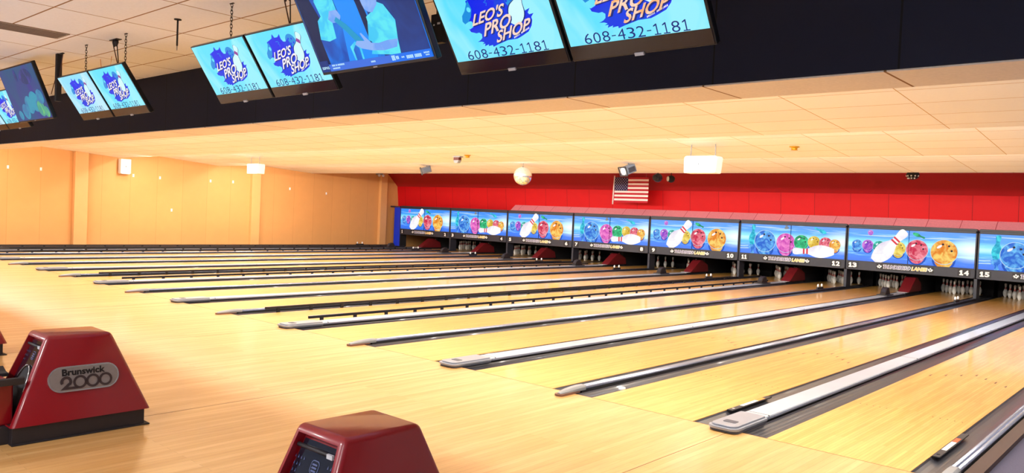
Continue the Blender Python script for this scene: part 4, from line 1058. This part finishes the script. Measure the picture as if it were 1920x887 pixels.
b = MB(); b.sphere((0, 0, 0), 0.15, M_DARK, n=10, sc=(1, 1, 0.8)); b.build('lamp_body', t)
for k in range(9):
    a = PI + PI * (k % 5 + 0.5) / 5 ; el = -0.2 - 0.5 * (k // 5)
    q = MB(); q.sphere((0.14 * math.cos(a) * math.cos(el), 0.14 * math.sin(a) * math.cos(el), 0.13 * math.sin(el)), 0.022, M_WHITE, n=6); q.build('bulb', t)
b = MB(); b.tube([(0, 0, 0.1), (0, 0, 0.17)], 0.02, M_DARK); b.build('lamp_stem', t)
t = thing('emergency_light', 'pair of small white round lamps in the tan wall corner', 'light', (XL + 0.20, 16.1, 3.12))
for s in (-1, 1):
    b = MB(); b.sphere((s * 0.0 + 0.05, s * 0.11, 0), 0.06, M_LAMPGLASS, n=8); b.build('lamp_head', t)
b = MB(); b.box(-0.2, 0.05, -0.10, 0.10, 0.03, 0.10, M_CREAM); b.build('lamp_bracket', t)

# left wall: white speaker, small hooks
t = thing('wall_speaker', 'white box speaker mounted high on the tan wall', 'speaker', (XL + 0.02, 5.14, 0))
b = MB(); b.prism([(-0.17, 2.96), (-0.17, 2.48), (-0.12, 2.45), (0.12, 2.45), (0.17, 2.48), (0.17, 2.96)], 0.03, 0.24, mat('speaker_white', S(226, 222, 220), 0.5), axis='x'); b.build('cabinet', t, bevel=0.012)
b = MB(); b.box(0.24, 0.246, -0.13, 0.13, 2.54, 2.90, mat('speaker_grille', S(206, 204, 206), 0.7, noise=0.3, nscale=120)); b.build('grille', t)
b = MB(); b.box(0.246, 0.250, -0.015, 0.015, 2.70, 2.72, M_DARK); b.build('speaker_logo', t)
b = MB(); b.box(-0.02, 0.04, -0.05, 0.05, 2.6, 2.8, M_STEEL); b.build('bracket', t)
HK = [(1.71, 2.45), (2.63, 2.45), (5.5, 2.43), (6.42, 2.41), (8.3, 2.41), (9.2, 2.43), (6.87, 1.28), (11.67, 2.30), (13.42, 2.19)]
HL = ['near the left picture edge', 'between the left picture edge and the first pilaster', 'just right of the white speaker', 'second right of the white speaker', 'third right of the white speaker', 'fourth right of the white speaker', 'alone at mid height of the wall', 'right of the second pilaster', 'farthest along, towards the red wall']
for (y, z), w in zip(HK, HL):
    b = MB(); b.box(0, 0.012, -0.028, 0.028, -0.055, 0.045, M_WHITE); b.tube([(0.012, 0, 0.02), (0.045, 0, 0.0), (0.045, 0, -0.03)], 0.008, M_WHITE, n=6)
    tag(b.build('wall_hook', loc=(XL, y, z)), 'small white hook on the tan wall, ' + w, 'hook', 'white hooks on the tan wall')

# flag in front of the red wall
t = thing('flag', 'small stars and stripes flag hanging before the red wall', 'flag', (-9.42, 16.6, 0))
FW, FH, Z0 = 1.36, 0.86, 2.24
wave = lambda u, v: 0.02 * math.sin(u * 9 + v * 3)
b = MB()
for k in range(13):
    z0 = Z0 + FH * k / 13; z1 = Z0 + FH * (k + 1) / 13; x0 = 0.0 if k < 6 else 0.40 * FW
    for i in range(12):
        xa = x0 + (FW - x0) * i / 12; xb = x0 + (FW - x0) * (i + 1) / 12
        b.add([(xa, wave(xa, z0), z0), (xb, wave(xb, z0), z0), (xb, wave(xb, z1), z1), (xa, wave(xa, z1), z1)], [(0, 1, 2, 3)], M_FRED if k % 2 == 0 else M_FWHITE)
b.build('stripes', t, fix=False)
b = MB(); cz0 = Z0 + FH * 6 / 13
for i in range(6):
    xa = 0.4 * FW * i / 6; xb = 0.4 * FW * (i + 1) / 6
    b.add([(xa, wave(xa, cz0), cz0), (xb, wave(xb, cz0), cz0), (xb, wave(xb, Z0 + FH), Z0 + FH), (xa, wave(xa, Z0 + FH), Z0 + FH)], [(0, 1, 2, 3)], M_FNAVY)
for r_ in range(9):
    for c_ in range(6 if r_ % 2 == 0 else 5):
        sx = 0.4 * FW * (c_ + (0.5 if r_ % 2 == 0 else 1.0)) / 6; sz = cz0 + (FH * 7 / 13) * (r_ + 0.7) / 9.4
        b.add([(sx + (0.017 if q % 2 == 0 else 0.007) * math.sin(PI * q / 5), wave(sx, sz) - 0.006, sz + (0.017 if q % 2 == 0 else 0.007) * math.cos(PI * q / 5)) for q in range(10)], [tuple(range(10))], M_FWHITE)
b.build('canton', t, fix=False)
b = MB(); b.tube([(-0.04, 0, Z0 - 0.07), (-0.01, 0, Z0 + FH + 0.05)], 0.024, M_FWHITE, n=8); b.build('staff', t)
b = MB(); b.tube([(0.1, 0.0, Z0 + FH), (0.1, 0.02, 3.25)], 0.003, M_STEEL, n=5); b.tube([(FW - 0.1, 0.0, Z0 + FH), (FW - 0.1, 0.02, 3.25)], 0.003, M_STEEL, n=5); b.build('hanging_line', t)

# cove fixtures and troffers that carry the lamps
for i, (cy, cz, pw, pf) in enumerate(COVES):
    b = MB(); b.box(XL + 0.3, XR - 0.3, cy - 0.05, cy + 0.05, cz + 0.012, ceil_z(cy) + 0.001, M_WHITE)
    tag(b.build('cove_fixture'), 'long white lamp housing hidden above ceiling step %s' % ('one', 'two', 'three')[i], 'light fixture', 'cove fixtures behind the ceiling steps')
for i, (tx, ty) in enumerate(TROFFERS):
    b = MB(); b.box(tx - 0.63, tx + 0.63, ty - 0.33, ty + 0.33, ZC - 0.02, ZC, M_WHITE)
    tag(b.build('ceiling_troffer'), 'recessed ceiling light above the concourse', 'light fixture', 'concourse ceiling lights')
